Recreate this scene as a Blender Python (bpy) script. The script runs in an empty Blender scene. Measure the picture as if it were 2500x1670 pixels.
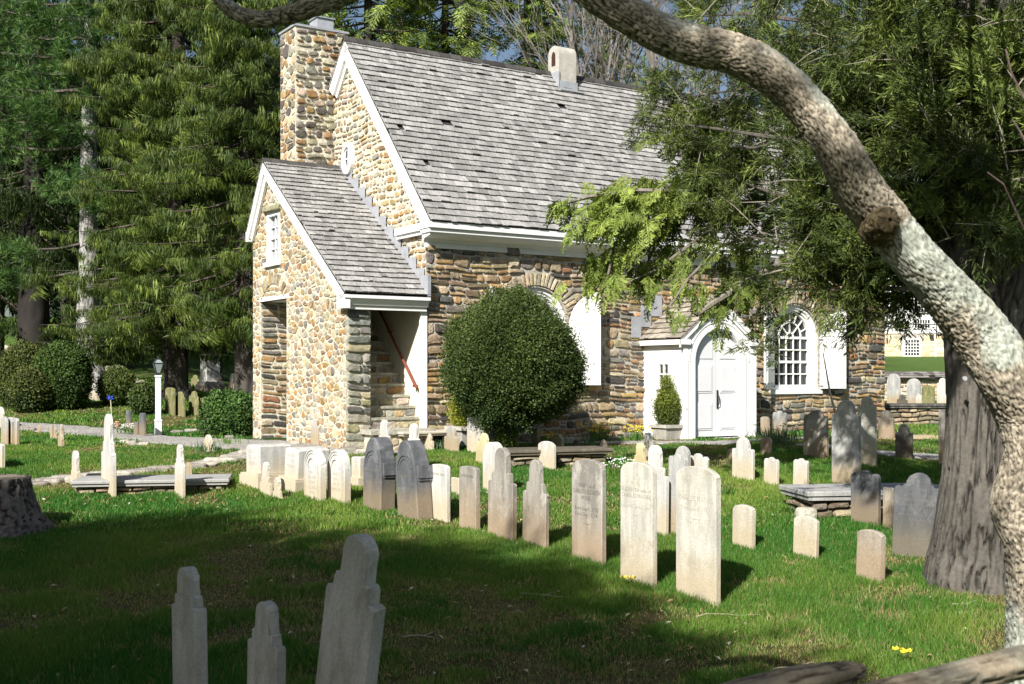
import bpy, math, random
import numpy as np
from mathutils import Vector, Matrix
R=math.radians
random.seed(7); rng=np.random.default_rng(7)
S=bpy.context.scene; COL=S.collection
# ---------------------------------------------------------------- camera, sky, sun, exposure
CZ=1.24; F=2870.0; CX=1250.0; HY=915.0
cam=bpy.data.cameras.new('camera'); camo=bpy.data.objects.new('camera',cam); COL.objects.link(camo)
camo.location=(0,0,CZ); camo.rotation_euler=(R(90),0,0)
cam.sensor_width=36; cam.lens=36*F/2500; cam.shift_y=(HY-835)/2500; cam.clip_start=.1; cam.clip_end=3000
cam.dof.use_dof=True; cam.dof.focus_distance=17; cam.dof.aperture_fstop=8
S.camera=camo
SUN_EL=R(37); SUN_DX,SUN_DY=.41,.91            # direction the light travels over the ground
W=bpy.data.worlds.new("World"); S.world=W; W.use_nodes=True
nt=W.node_tree; bg=nt.nodes['Background']; sky=nt.nodes.new('ShaderNodeTexSky'); sky.sky_type='NISHITA'
sky.sun_disc=False; sky.sun_elevation=SUN_EL; sky.sun_rotation=math.atan2(-SUN_DX,-SUN_DY)
sky.air_density=1.0; sky.dust_density=2.0
nt.links.new(sky.outputs[0],bg.inputs[0]); bg.inputs[1].default_value=.050
sl=bpy.data.lights.new('sun','SUN'); sl.energy=4.7; sl.angle=R(.53); sl.color=(1,.955,.88)
so=bpy.data.objects.new('sun',sl); COL.objects.link(so)
so.rotation_euler=Vector((SUN_DX,SUN_DY,-math.tan(SUN_EL)*math.hypot(SUN_DX,SUN_DY))).to_track_quat('-Z','Y').to_euler()
so.location=(-20,-30,30)
S.view_settings.view_transform='Standard'; S.view_settings.look='None'; S.view_settings.exposure=.98; S.view_settings.gamma=1
S.view_settings.use_curve_mapping=False
S.cycles.max_bounces=5; S.cycles.diffuse_bounces=3; S.cycles.glossy_bounces=2; S.cycles.transmission_bounces=3
S.cycles.caustics_reflective=False; S.cycles.caustics_refractive=False
# ---------------------------------------------------------------- noise
_T=rng.random((32,32,32)).astype(np.float32)
def vn(p,s=1.0,seed=0):
    p=np.asarray(p,dtype=np.float64)*s+seed*7.31+100.0
    i=np.floor(p).astype(np.int64); f=p-i; f=f*f*(3-2*f); i&=31; j=(i+1)&31
    x0,y0,z0=i[...,0],i[...,1],i[...,2]; x1,y1,z1=j[...,0],j[...,1],j[...,2]; a,b,c=f[...,0],f[...,1],f[...,2]
    return (((_T[x0,y0,z0]*(1-a)+_T[x1,y0,z0]*a)*(1-b)+(_T[x0,y1,z0]*(1-a)+_T[x1,y1,z0]*a)*b)*(1-c)+
            ((_T[x0,y0,z1]*(1-a)+_T[x1,y0,z1]*a)*(1-b)+(_T[x0,y1,z1]*(1-a)+_T[x1,y1,z1]*a)*b)*c)
def fbm(p,s=1.0,o=3,seed=0):
    r=0; a=.5
    for k in range(o): r=r+a*vn(p,s*2**k,seed+k); a*=.5
    return r/(1-.5**o)
def worley(p,s):
    p=np.asarray(p,dtype=np.float64)*s+50; i=np.floor(p).astype(np.int64); f=p-i
    d1=np.full(len(p),9.); d2=np.full(len(p),9.); cid=np.zeros(len(p))
    for a in(-1,0,1):
        for b in(-1,0,1):
            for c in(-1,0,1):
                q=(i+np.array((a,b,c)))&31
                h=_T[q[:,0],q[:,1],q[:,2]]; h2=_T[q[:,1],q[:,2],q[:,0]]; h3=_T[q[:,2],q[:,0],q[:,1]]
                d=np.sqrt((a+h-f[:,0])**2+(b+h2-f[:,1])**2+(c+h3-f[:,2])**2)
                n=d<d1; d2=np.where(n,d1,np.minimum(d2,d)); cid=np.where(n,h,cid); d1=np.where(n,d,d1)
    return d1,d2,cid
def sst(a,b,x): t=np.clip((x-a)/(b-a),0,1); return t*t*(3-2*t)
# ---------------------------------------------------------------- terrain (z of the lawn at x,y), camera eye at (0,0,CZ)
yl=[-60,0,6,8,10,15,18,21,25,28,32,36,41,50,60,75,100,160,3000]
zl=[-2.35,-2.35,-2.25,-2.12,-1.98,-1.65,-1.43,-1.31,-1.38,-1.43,-1.10,-.8,-.43,.1,1.15,3.3,5,7,9]
yr=[-60,0,6,8,10,15,18,20,22,31,45,52,62,80,120,200,3000]
zr=[-2.35,-2.35,-2.25,-2.12,-1.98,-1.65,-1.44,-1.29,-1.24,-1.23,-1.2,-.85,.25,1.25,2.4,4,7]
yy=np.linspace(-60,220,2801)
def smo(v,k=25):
    w=np.hanning(2*k+1); w/=w.sum(); return np.convolve(np.pad(v,k,mode='edge'),w,'valid')
ZL=smo(np.interp(yy,yl,zl)); ZR=smo(np.interp(yy,yr,zr))
def H(x,y):
    x=np.asarray(x,float); y=np.asarray(y,float)
    r=x/np.maximum(np.abs(y),4)
    w=1-sst(-.30,-.17,r)
    z=np.interp(y,yy,ZL)*w+np.interp(y,yy,ZR)*(1-w)
    p=np.stack([x,y,0*x],-1)
    return z+CZ+(fbm(p,.8,2)-.5)*.06*np.where(y<21,1,.4)
def ray(px,py): return (px-CX)/F,(HY-py)/F
def G(px,py):
    rx,rz=ray(px,py); ys=np.linspace(3,140,8000)
    d=CZ+rz*ys-H(rx*ys,ys); k=int(np.argmax(d<0)) or 7999
    a=d[k-1]/(d[k-1]-d[k]+1e-9); y=ys[k-1]+(ys[k]-ys[k-1])*a
    return Vector((rx*y,y,float(H(rx*y,y))))
def A(px,py,y): rx,rz=ray(px,py); return Vector((rx*y,y,CZ+rz*y))
# ---------------------------------------------------------------- objects
class MB:
    def __init__(s): s.V=[];s.Fc=[];s.C=[];s.M=[]
    def face(s,pts,col=(.8,.8,.8),m=0):
        n=len(s.V); s.V.extend(tuple(p) for p in pts); s.Fc.append(tuple(range(n,n+len(pts)))); s.C.append(col); s.M.append(m)
    def mesh(s,vs,fs,col=(.8,.8,.8),m=0,T=None):
        n=len(s.V)
        s.V.extend(tuple(T@Vector(v)) if T else tuple(v) for v in vs)
        for k,f in enumerate(fs): s.Fc.append(tuple(i+n for i in f)); s.C.append(col[k] if isinstance(col,list) else col); s.M.append(m)
    def box(s,x0,x1,y0,y1,z0,z1,col=(.8,.8,.8),m=0,T=None):
        v=[(x0,y0,z0),(x1,y0,z0),(x1,y1,z0),(x0,y1,z0),(x0,y0,z1),(x1,y0,z1),(x1,y1,z1),(x0,y1,z1)]
        s.mesh(v,[(3,2,1,0),(4,5,6,7),(0,1,5,4),(1,2,6,5),(2,3,7,6),(3,0,4,7)],col,m,T)
    def prism(s,poly,fn,h0,h1,col=(.8,.8,.8),m=0,bev=0):
        n=len(poly); cx=sum(p[0] for p in poly)/n; cy=sum(p[1] for p in poly)/n
        lo=[fn(a,b,h0) for a,b in poly]
        if bev:
            hm=h1-(bev if h1>h0 else -bev)
            mid=[fn(a,b,hm) for a,b in poly]; ins=inset(poly,bev); up=[fn(a,b,h1) for a,b in ins]; rows=[lo,mid,up]
        else: rows=[lo,[fn(a,b,h1) for a,b in poly]]
        v=[p for r in rows for p in r]; fs=[tuple(range(n-1,-1,-1)),tuple(range((len(rows)-1)*n,len(rows)*n))]
        for r in range(len(rows)-1):
            for i in range(n): j=(i+1)%n; fs.append((r*n+i,r*n+j,(r+1)*n+j,(r+1)*n+i))
        s.mesh(v,fs,col,m)
    def arc(s,cu,cz,r0,r1,a0,a1,fn,h0,h1,n=24,col=(.8,.8,.8),m=0):
        for k in range(n):
            t0=a0+(a1-a0)*k/n; t1=a0+(a1-a0)*(k+1)/n
            P=[(cu+r*math.cos(t),cz+r*math.sin(t)) for r,t in((r0,t0),(r1,t0),(r1,t1),(r0,t1))]
            lo=[fn(a,b,h0) for a,b in P]; up=[fn(a,b,h1) for a,b in P]
            fs=[(3,2,1,0),(4,5,6,7),(1,2,6,5),(3,0,4,7)]
            if k==0: fs.append((0,1,5,4))
            if k==n-1: fs.append((2,3,7,6))
            s.mesh(lo+up,fs,col,m)
    def tube(s,pts,rad,n=8,col=(.8,.8,.8),m=0,cap=True):
        rows=[]; up=Vector((0,0,1)); N=len(pts); pts=[Vector(p) for p in pts]; prev=None
        for i,p in enumerate(pts):
            t=(pts[min(i+1,N-1)]-pts[max(i-1,0)]).normalized()
            if prev is None:
                a=t.cross(up if abs(t.z)<.9 else Vector((1,0,0))).normalized()
            else: a=(prev-t*prev.dot(t)).normalized()
            prev=a; b=t.cross(a); r=rad[i] if hasattr(rad,'__len__') else rad
            rows.append([p+(a*math.cos(2*math.pi*k/n)+b*math.sin(2*math.pi*k/n))*r for k in range(n)])
        v=[q for r in rows for q in r]; fs=[]
        for i in range(N-1):
            for k in range(n): l=(k+1)%n; fs.append((i*n+k,i*n+l,(i+1)*n+l,(i+1)*n+k))
        if cap: fs+= [tuple(range(n-1,-1,-1)),tuple(range((N-1)*n,N*n))]
        s.mesh(v,fs,col,m)
    def build(s,name,mats,parent=None,smooth=False,weld=0):
        me=bpy.data.meshes.new(name); me.from_pydata(s.V,[],s.Fc)
        if not isinstance(mats,(list,tuple)): mats=[mats]
        for m in mats: me.materials.append(m)
        me.polygons.foreach_set('material_index',s.M)
        at=me.attributes.new('Col','FLOAT_COLOR','FACE')
        at.data.foreach_set('color',np.array([(c[0],c[1],c[2],1) for c in s.C],dtype=np.float32).ravel())
        if smooth: me.polygons.foreach_set('use_smooth',[True]*len(me.polygons))
        me.update(); o=bpy.data.objects.new(name,me); COL.objects.link(o); o.parent=parent; return o
def inset(poly,d):
    n=len(poly); out=[]; A2=sum(poly[i][0]*poly[(i+1)%n][1]-poly[(i+1)%n][0]*poly[i][1] for i in range(n)); sg=1 if A2>0 else -1
    for i in range(n):
        p0,p1,p2=poly[i-1],poly[i],poly[(i+1)%n]
        e1=(p1[0]-p0[0],p1[1]-p0[1]); e2=(p2[0]-p1[0],p2[1]-p1[1]); l1=math.hypot(*e1) or 1; l2=math.hypot(*e2) or 1
        nx=-e1[1]/l1-e2[1]/l2; ny=e1[0]/l1+e2[0]/l2; l=math.hypot(nx,ny) or 1
        out.append((p1[0]+sg*nx/l*d,p1[1]+sg*ny/l*d))
    return out
def tag(o,label=None,cat=None,group=None,kind=None):
    if label: o['label']=label
    if cat: o['category']=cat
    if group: o['group']=group
    if kind: o['kind']=kind
    return o
def thing(name,label,cat,loc=(0,0,0),rz=0,group=None):
    o=bpy.data.objects.new(name,None); COL.objects.link(o); o.location=loc; o.rotation_euler=(0,0,rz); o.empty_display_size=.2
    return tag(o,label,cat,group)
def npmesh(name,V,quads,mat,parent=None,col=None,dom='POINT',tri=False,smooth=False):
    me=bpy.data.meshes.new(name); k=3 if tri else 4; nf=len(quads)
    me.vertices.add(len(V)); me.vertices.foreach_set('co',np.ascontiguousarray(V,dtype=np.float32).ravel())
    me.loops.add(nf*k); me.loops.foreach_set('vertex_index',np.ascontiguousarray(quads,dtype=np.int32).ravel())
    me.polygons.add(nf); me.polygons.foreach_set('loop_start',np.arange(0,nf*k,k,dtype=np.int32))
    try: me.polygons.foreach_set('loop_total',np.full(nf,k,dtype=np.int32))
    except Exception: pass
    if col is not None:
        at=me.attributes.new('Col','FLOAT_COLOR',dom); c=np.ones((len(col),4),np.float32); c[:,:3]=col; at.data.foreach_set('color',c.ravel())
    me.materials.append(mat); me.update(calc_edges=True)
    if smooth: me.polygons.foreach_set('use_smooth',np.ones(nf,bool))
    o=bpy.data.objects.new(name,me); COL.objects.link(o); o.parent=parent; return o
# ---------------------------------------------------------------- materials
def newmat(name):
    m=bpy.data.materials.new(name); m.use_nodes=True; n=m.node_tree; return m,n,n.nodes['Principled BSDF']
def N(n,t,**k):
    x=n.nodes.new(t)
    for a,b in k.items():
        if a in x.inputs.keys() if isinstance(a,str) else False: x.inputs[a].default_value=b
        else: setattr(x,a,b)
    return x
def noise(n,scale,det=4,rough=.6,co=None,st=None):
    x=n.nodes.new('ShaderNodeTexNoise'); x.inputs['Scale'].default_value=scale; x.inputs['Detail'].default_value=det; x.inputs['Roughness'].default_value=rough
    if co is not None:
        if st: mp=n.nodes.new('ShaderNodeMapping'); mp.inputs['Scale'].default_value=st; n.links.new(co,mp.inputs[0]); co=mp.outputs[0]
        n.links.new(co,x.inputs['Vector'])
    return x
def ramp(n,src,stops):
    r=n.nodes.new('ShaderNodeValToRGB'); e=r.color_ramp.elements
    while len(e)<len(stops): e.new(.5)
    for i,(p,c) in enumerate(stops): e[i].position=p; e[i].color=(c,c,c,1) if not hasattr(c,'__len__') else (*c,1)
    n.links.new(src,r.inputs[0]); return r
def mix(n,fac,a,b,mode='MIX'):
    x=n.nodes.new('ShaderNodeMix'); x.data_type='RGBA'; x.blend_type=mode
    for v,i in((fac,0),(a,6),(b,7)):
        if isinstance(v,(int,float)): x.inputs[i].default_value=v
        elif isinstance(v,tuple): x.inputs[i].default_value=(*v,1)
        else: n.links.new(v,x.inputs[i])
    return x.outputs[2]
def bump(n,src,st,dist,nrm=None):
    b=n.nodes.new('ShaderNodeBump'); b.inputs['Strength'].default_value=st; b.inputs['Distance'].default_value=dist; n.links.new(src,b.inputs['Height'])
    if nrm: n.links.new(nrm,b.inputs['Normal'])
    return b.outputs[0]
def attrmat(name,rough=.85,ns=14,lo=.7,hi=1.25,bs=.5,bd=.02,st=None,spec=.3,bns=None):
    m,n,p=newmat(name); a=n.nodes.new('ShaderNodeAttribute'); a.attribute_name='Col'; tc=n.nodes.new('ShaderNodeTexCoord').outputs['Object']
    x=noise(n,ns,5,.65,tc,st); c=mix(n,1.,a.outputs[0],ramp(n,x.outputs[0],[(.3,lo),(.7,hi)]).outputs[0],'MULTIPLY'); n.links.new(c,p.inputs['Base Color'])
    p.inputs['Roughness'].default_value=rough; p.inputs['Specular IOR Level'].default_value=spec
    if bs: x2=noise(n,bns or ns*1.5,6,.7,tc,st); n.links.new(bump(n,x2.outputs[0],bs,bd),p.inputs['Normal'])
    return m
def plain(name,col,rough=.5,ns=6,var=.06,bs=.12,spec=.4,metal=0):
    m,n,p=newmat(name); tc=n.nodes.new('ShaderNodeTexCoord').outputs['Object']; x=noise(n,ns,5,.6,tc)
    n.links.new(mix(n,ramp(n,x.outputs[0],[(.3,0.),(.7,1.)]).outputs[0],tuple(c*(1-var) for c in col),tuple(min(1,c*(1+var)) for c in col)),p.inputs['Base Color'])
    p.inputs['Roughness'].default_value=rough; p.inputs['Specular IOR Level'].default_value=spec; p.inputs['Metallic'].default_value=metal
    if bs: x2=noise(n,ns*8,4,.6,tc); n.links.new(bump(n,x2.outputs[0],bs,.01),p.inputs['Normal'])
    return m
def leafmat(name,trans=.3,rough=.55,spec=.25):
    m,n,p=newmat(name); a=n.nodes.new('ShaderNodeAttribute'); a.attribute_name='Col'
    n.links.new(a.outputs[0],p.inputs['Base Color']); p.inputs['Roughness'].default_value=rough; p.inputs['Specular IOR Level'].default_value=spec
    t=n.nodes.new('ShaderNodeBsdfTranslucent'); n.links.new(mix(n,1.,a.outputs[0],(1.1,1.25,.6),'MULTIPLY'),t.inputs[0])
    mx=n.nodes.new('ShaderNodeMixShader'); mx.inputs[0].default_value=trans
    n.links.new(p.outputs[0],mx.inputs[1]); n.links.new(t.outputs[0],mx.inputs[2]); n.links.new(mx.outputs[0],n.nodes['Material Output'].inputs[0]); return m
M_stone=attrmat('masonry',.9,9,.62,1.3,.8,.03,None,.2,22)
M_shingle=attrmat('cedar_shingle',.8,7,.55,1.35,.5,.01,(6,1,1),.3,30)
M_white=plain('white_paint',(.78,.78,.77),.5,2.2,.06,.15)
M_cream=plain('cream_plaster',(.66,.63,.53),.8,2.5,.06,.2)
M_lead=plain('lead_flashing',(.30,.315,.345),.5,5,.15,.1,.5)
M_dark=plain('dark_interior',(.012,.011,.010),.9,3,.1,0,.1)
M_glass=plain('window_glass',(.015,.018,.02),.04,2,.1,0,.6)
M_iron=plain('black_iron',(.02,.02,.02),.5,8,.2,.1)
M_rail=plain('red_handrail',(.19,.05,.035),.45,8,.15,.05)
M_stucco=plain('stucco',(.40,.385,.345),.85,7,.18,.5)
M_leaf=leafmat('leaves'); M_blade=leafmat('grass_blades',.35,.5,.2); M_box=leafmat('boxwood_leaves',.15,.55,.22)
M_bark=attrmat('bark',.9,12,.6,1.3,.9,.03,(1,1,.25),.15,20)
M_wood=attrmat('weathered_wood',.85,8,.7,1.2,.5,.01)
M_flower=attrmat('petals',.6,20,.9,1.1,0)
# ---------------------------------------------------------------- ground
def axis(lo,hi,mid0,mid1,st,n):
    a=np.arange(mid0,mid1+st/2,st); t=(np.linspace(0,1,n+1)[1:])**2.6
    return np.concatenate([(mid0-(mid0-lo)*t)[::-1],a,mid1+(hi-mid1)*t])
gx=axis(-900,900,-16,13,.22,26); gy=axis(-300,2500,3,46,.22,40)
X,Y=np.meshgrid(gx,gy); Z=H(X,Y); V=np.stack([X,Y,Z],-1).reshape(-1,3)
nx=len(gx); ny=len(gy); ii=(np.arange(ny-1)[:,None]*nx+np.arange(nx-1)[None,:]).ravel()
Q=np.stack([ii,ii+1,ii+nx+1,ii+nx],-1)
def lush(x,y):   # 0 = dry or bare, 1 = lush; shared by the soil and the blades
    x=np.asarray(x,float); y=np.asarray(y,float); p=np.stack([x,y,0*x],-1)
    v=fbm(p,.42,4,3)*.5+fbm(p,2.6,3,9)*.5
    return np.clip((v-.350)*6.5,0,1)
def gcol(x,y):
    l=lush(x,y)[...,None]; p=np.stack([x,y,0*x],-1); b=fbm(p,6,3,5)[...,None]
    return (np.array((.12,.10,.045))*(.6+.8*b))*(1-l)+np.array((.03,.075,.014))*(.6+.8*b)*l
M_ground,n,p=newmat('lawn_soil'); a=n.nodes.new('ShaderNodeAttribute'); a.attribute_name='Col'; tc=n.nodes.new('ShaderNodeTexCoord').outputs['Object']
x1=noise(n,30,6,.7,tc); x2=noise(n,3.0,5,.7,tc)
c=mix(n,1.,a.outputs[0],ramp(n,x1.outputs[0],[(.3,.55),(.7,1.5)]).outputs[0],'MULTIPLY'); c=mix(n,1.,c,ramp(n,x2.outputs[0],[(.3,.7),(.7,1.25)]).outputs[0],'MULTIPLY')
n.links.new(c,p.inputs['Base Color']); p.inputs['Roughness'].default_value=.95; p.inputs['Specular IOR Level'].default_value=.1
n.links.new(bump(n,x1.outputs[0],.9,.06),p.inputs['Normal'])
far=sst(38,60,V[:,1])[:,None]
gc=gcol(V[:,0],V[:,1])*(1-far)+np.array((.075,.13,.028))*far*(.75+.5*fbm(V,.15,3)[:,None])
tag(npmesh('ground',V,Q,M_ground,None,gc,'POINT',smooth=True),kind='structure')
# paths of grey gravel: centre line through pixels, half width in metres
M_gravel,n,p=newmat('gravel'); tc=n.nodes.new('ShaderNodeTexCoord').outputs['Object']
v=n.nodes.new('ShaderNodeTexVoronoi'); v.inputs['Scale'].default_value=32; n.links.new(tc,v.inputs['Vector'])
c=mix(n,ramp(n,v.outputs['Color'],[(0,0.),(1,1.)]).outputs[0],(.16,.15,.14),(.55,.53,.49)); c=mix(n,1.,c,ramp(n,noise(n,1.5,4,.6,tc).outputs[0],[(.3,.75),(.7,1.1)]).outputs[0],'MULTIPLY')
n.links.new(c,p.inputs['Base Color']); p.inputs['Roughness'].default_value=.95; n.links.new(bump(n,v.outputs['Distance'],1.,.03),p.inputs['Normal'])
PATHS=[]
def path(name,pts,lift=.02,mat=None):
    P=[(G(a,b),w) for a,b,w in pts]; L=[]
    for i in range(len(P)-1):
        for k in range(8):
            t=k/8; L.append((P[i][0].lerp(P[i+1][0],t),P[i][1]*(1-t)+P[i+1][1]*t))
    L.append(P[-1]); m=MB(); rows=[]; nw=8
    for i,(q,w) in enumerate(L):
        t=(L[min(i+1,len(L)-1)][0]-L[max(i-1,0)][0]); t=Vector((t.x,t.y,0)).normalized(); s=Vector((-t.y,t.x,0))
        w1=w*(1+.25*(random.random()-.5)); row=[]
        for k in range(nw+1):
            u=q+s*(w1*(k/nw*2-1)); row.append((u.x,u.y,float(H(u.x,u.y))+(lift if 0<k<nw else -.03)))
        rows.append(row); PATHS.append((q.x,q.y,w))
    vs=[v for r in rows for v in r]; fs=[(i*(nw+1)+k,(i+1)*(nw+1)+k,(i+1)*(nw+1)+k+1,i*(nw+1)+k+1) for i in range(len(rows)-1) for k in range(nw)]
    m.mesh(vs,[f[::-1] for f in fs]); return tag(m.build(name,mat or M_gravel,None,True),kind='structure'),L
path('gravel_path',[(-60,1034,.7),(80,1042,.8),(200,1052,.85),(330,1066,.9),(450,1078,.95),(560,1084,1.0),(680,1090,.9),(800,1098,.75),(930,1102,.6),(1040,1092,.5)])
_,PL2=path('edge_path',[(40,1180,.25),(180,1166,.28),(330,1152,.28),(450,1142,.28),(560,1120,.35),(640,1100,.5)])
path('church_path',[(1040,1088,.35),(1200,1084,.3),(1400,1082,.3),(1560,1081,.32),(1760,1082,.42),(1900,1074,.35),(2020,1068,.3)])
path('back_path',[(1960,1085,.3),(2100,1102,.35),(2200,1112,.45),(2330,1118,.4)])
PA=np.array(PATHS)
# ---------------------------------------------------------------- church frame of reference
D1=Vector((.840,.542,0)).normalized(); P0=Vector(((1040-CX)/F*20.9,20.9,0)); TH=math.atan2(D1.y,D1.x)
def loc2w(u,v,z=0): return P0+D1*u+Vector((-D1.y,D1.x,0))*v+Vector((0,0,z))
# ---------------------------------------------------------------- grass blades
def w2loc(x,y):
    dx=x-P0.x; dy=y-P0.y; return dx*D1.x+dy*D1.y,-dx*D1.y+dy*D1.x
FOOT=[]   # discs kept free of grass
def blades(n,y0,y1,h0,h1,wd,seed):
    r=np.random.default_rng(seed)
    t=r.random(n); y=np.sqrt(y0*y0+t*(y1*y1-y0*y0)); x=(r.random(n)*2-1)*(.455*y+.5)
    l=lush(x,y); u,v=w2loc(x,y)
    keep=(r.random(n)<(.34+.66*l))&~((u>-1.75)&(u<12.4)&(v>-.2)&(v<7))&~((u>4.8)&(u<7.0)&(v>-1.45)&(v<0))&~((u>-1.3)&(u<0.1)&(v>-.7)&(v<0))
    for a,b,w in PATHS[::2]: keep&=((x-a)**2+(y-b)**2>(w*.93)**2)
    x=x[keep];y=y[keep];l=l[keep]; n=len(x); z=H(x,y)-.004
    p=np.stack([x,y,0*x],-1); tall=fbm(p,1.3,3,21)
    h=(h0+(h1-h0)*r.random(n))*(.45+.75*l)*(.35+1.2*tall); a=r.random(n)*6.283; ca,sa=np.cos(a),np.sin(a)
    lean=(r.random(n)*.7+.1)*h; b=r.random(n)*6.283; w=wd*(.7+.6*r.random(n))
    V=np.empty((n,3,3)); V[:,0]=np.stack([x-ca*w,y-sa*w,z],-1); V[:,1]=np.stack([x+ca*w,y+sa*w,z],-1); V[:,2]=np.stack([x+np.cos(b)*lean,y+np.sin(b)*lean,z+h],-1)
    dry=(r.random(n)<(.05+.6*(1-l)))[:,None]; br=(.65+.7*r.random(n))[:,None]; hue=fbm(p,.7,3,31)[:,None]
    hue=np.clip((hue-.35)*2.2,0,1); g=np.array((.045,.14,.020))*(1-hue)+np.array((.165,.24,.042))*hue
    c=np.where(dry,np.array((.34,.28,.13)),g*1.15)*br
    return V.reshape(-1,3),np.repeat(c,3,0)
parts=[blades(560000,6.5,13,.03,.075,.0042,1),blades(420000,12.5,22,.03,.065,.0075,2),blades(210000,21,46,.04,.08,.018,3)]
V=np.concatenate([q[0] for q in parts]); C=np.concatenate([q[1] for q in parts])
tag(npmesh('grass',V,np.arange(len(V)).reshape(-1,3),M_blade,None,C,'POINT',tri=True),'short spring grass growing over the churchyard lawn','grass',kind='stuff')
# ---------------------------------------------------------------- masonry and shingles
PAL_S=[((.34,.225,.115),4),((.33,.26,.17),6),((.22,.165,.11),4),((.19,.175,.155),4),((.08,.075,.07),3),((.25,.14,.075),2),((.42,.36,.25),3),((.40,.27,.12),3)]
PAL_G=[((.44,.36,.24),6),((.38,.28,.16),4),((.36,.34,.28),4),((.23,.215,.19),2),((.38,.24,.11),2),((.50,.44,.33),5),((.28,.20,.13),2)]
PAL_C=[((.30,.26,.19),5),((.20,.18,.15),5),((.11,.10,.09),4),((.34,.22,.11),3),((.40,.36,.28),3),((.25,.15,.07),2)]
PAL_P=[((.28,.27,.22),5),((.20,.20,.18),4),((.33,.30,.18),3),((.13,.13,.12),3),((.36,.34,.28),2)]
def pick(pal,var=.22):
    c=random.choices([p[0] for p in pal],[p[1] for p in pal])[0]; k=1+random.uniform(-var,var); return tuple(min(1,x*k*(1+random.uniform(-.06,.06))) for x in c)
def clip(poly,cl):
    for i in range(len(cl)):
        a,b=cl[i],cl[(i+1)%len(cl)]; out=[]
        def ins(p): return (b[0]-a[0])*(p[1]-a[1])-(b[1]-a[1])*(p[0]-a[0])>=0
        for j in range(len(poly)):
            p,q=poly[j-1],poly[j]; ip,iq=ins(p),ins(q)
            if ip!=iq:
                dx,dy=q[0]-p[0],q[1]-p[1]; den=(b[0]-a[0])*dy-(b[1]-a[1])*dx
                t=((b[1]-a[1])*(p[0]-a[0])-(b[0]-a[0])*(p[1]-a[1]))/den if den else 0
                out.append((p[0]+dx*t,p[1]+dy*t))
            if iq: out.append(q)
        poly=out
        if len(poly)<3: return None
    return poly
def stone(mb,fn,a0,a1,b0,b1,pal,gap,t,cl=None,rd=.3,wob=.12,skew=0):
    g=gap/2; a0+=g;a1-=g;b0+=g;b1-=g; w=a1-a0;h=b1-b0
    if w<.03 or h<.02: return
    c=min(w,h)*rd; ru=random.uniform; P=[]
    for sx,sy in((0,0),(1,0),(1,1),(0,1)):
        X=a0+sx*w; Y=b0+sy*h; c1=c*ru(.4,1.3); c2=c*ru(.4,1.3); ix=1-2*sx; iy=1-2*sy
        p=[(X,Y+iy*c1),(X+ix*c1*.35,Y+iy*c1*.35),(X+ix*c2,Y)]
        if sx!=sy: p=p[::-1]
        P+=p
        if sy==0 and sx==0 and w>.16: P.append((a0+w*ru(.4,.6),b0+ru(-.3,.5)*wob*h))
        if sy==1 and sx==1 and w>.16: P.append((a0+w*ru(.4,.6),b1-ru(-.3,.5)*wob*h))
    j=min(w,h)*.06; P=[(x+ru(-j,j),y+ru(-j,j)+skew*(x-a0)) for x,y in P]
    P=[(x+.018*math.sin(y*5.1+x*1.7),y+.022*math.sin(x*3.3+1)+.012*math.sin(x*9.1+y*3)) for x,y in P]
    if cl:
        P=clip(P,cl)
        if not P or len(P)<3: return
        ar=abs(sum(P[i-1][0]*P[i][1]-P[i][0]*P[i-1][1] for i in range(len(P))))/2
        if ar<.0012: return
    n=len(P); col=pick(pal); t*=ru(.7,1.35); d=.32; cx=sum(p[0] for p in P)/n; cy=sum(p[1] for p in P)/n; sc_=lambda k:[(x+(cx-x)*k*min(1,h/max(abs(x-cx)*2,.02)),y+(cy-y)*k) for x,y in P]; mid=sc_(d*.3); top=sc_(d); tx,ty=ru(-.012,.012)/max(w,.1),ru(-.02,.02)/max(h,.1)
    hh=lambda x,y,k:k+ (x-cx)*tx+(y-cy)*ty+ru(-.004,.004)
    vs=[fn(x,y,-.005) for x,y in P]+[fn(x,y,hh(x,y,t*.75)) for x,y in mid]+[fn(x,y,hh(x,y,t)) for x,y in top]+[fn(cx,cy,t*1.1)]
    fs=[];cs=[]
    for r in(0,1):
        for i in range(n): k=(i+1)%n; fs.append((r*n+i,r*n+k,(r+1)*n+k,(r+1)*n+i)); q=ru(.85,1.05); cs.append(tuple(x*q for x in col))
    for i in range(n): k=(i+1)%n; fs.append((2*n+i,2*n+k,3*n)); q=ru(.9,1.1); cs.append(tuple(x*q for x in col))
    mb.mesh(vs,fs,cs)
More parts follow.
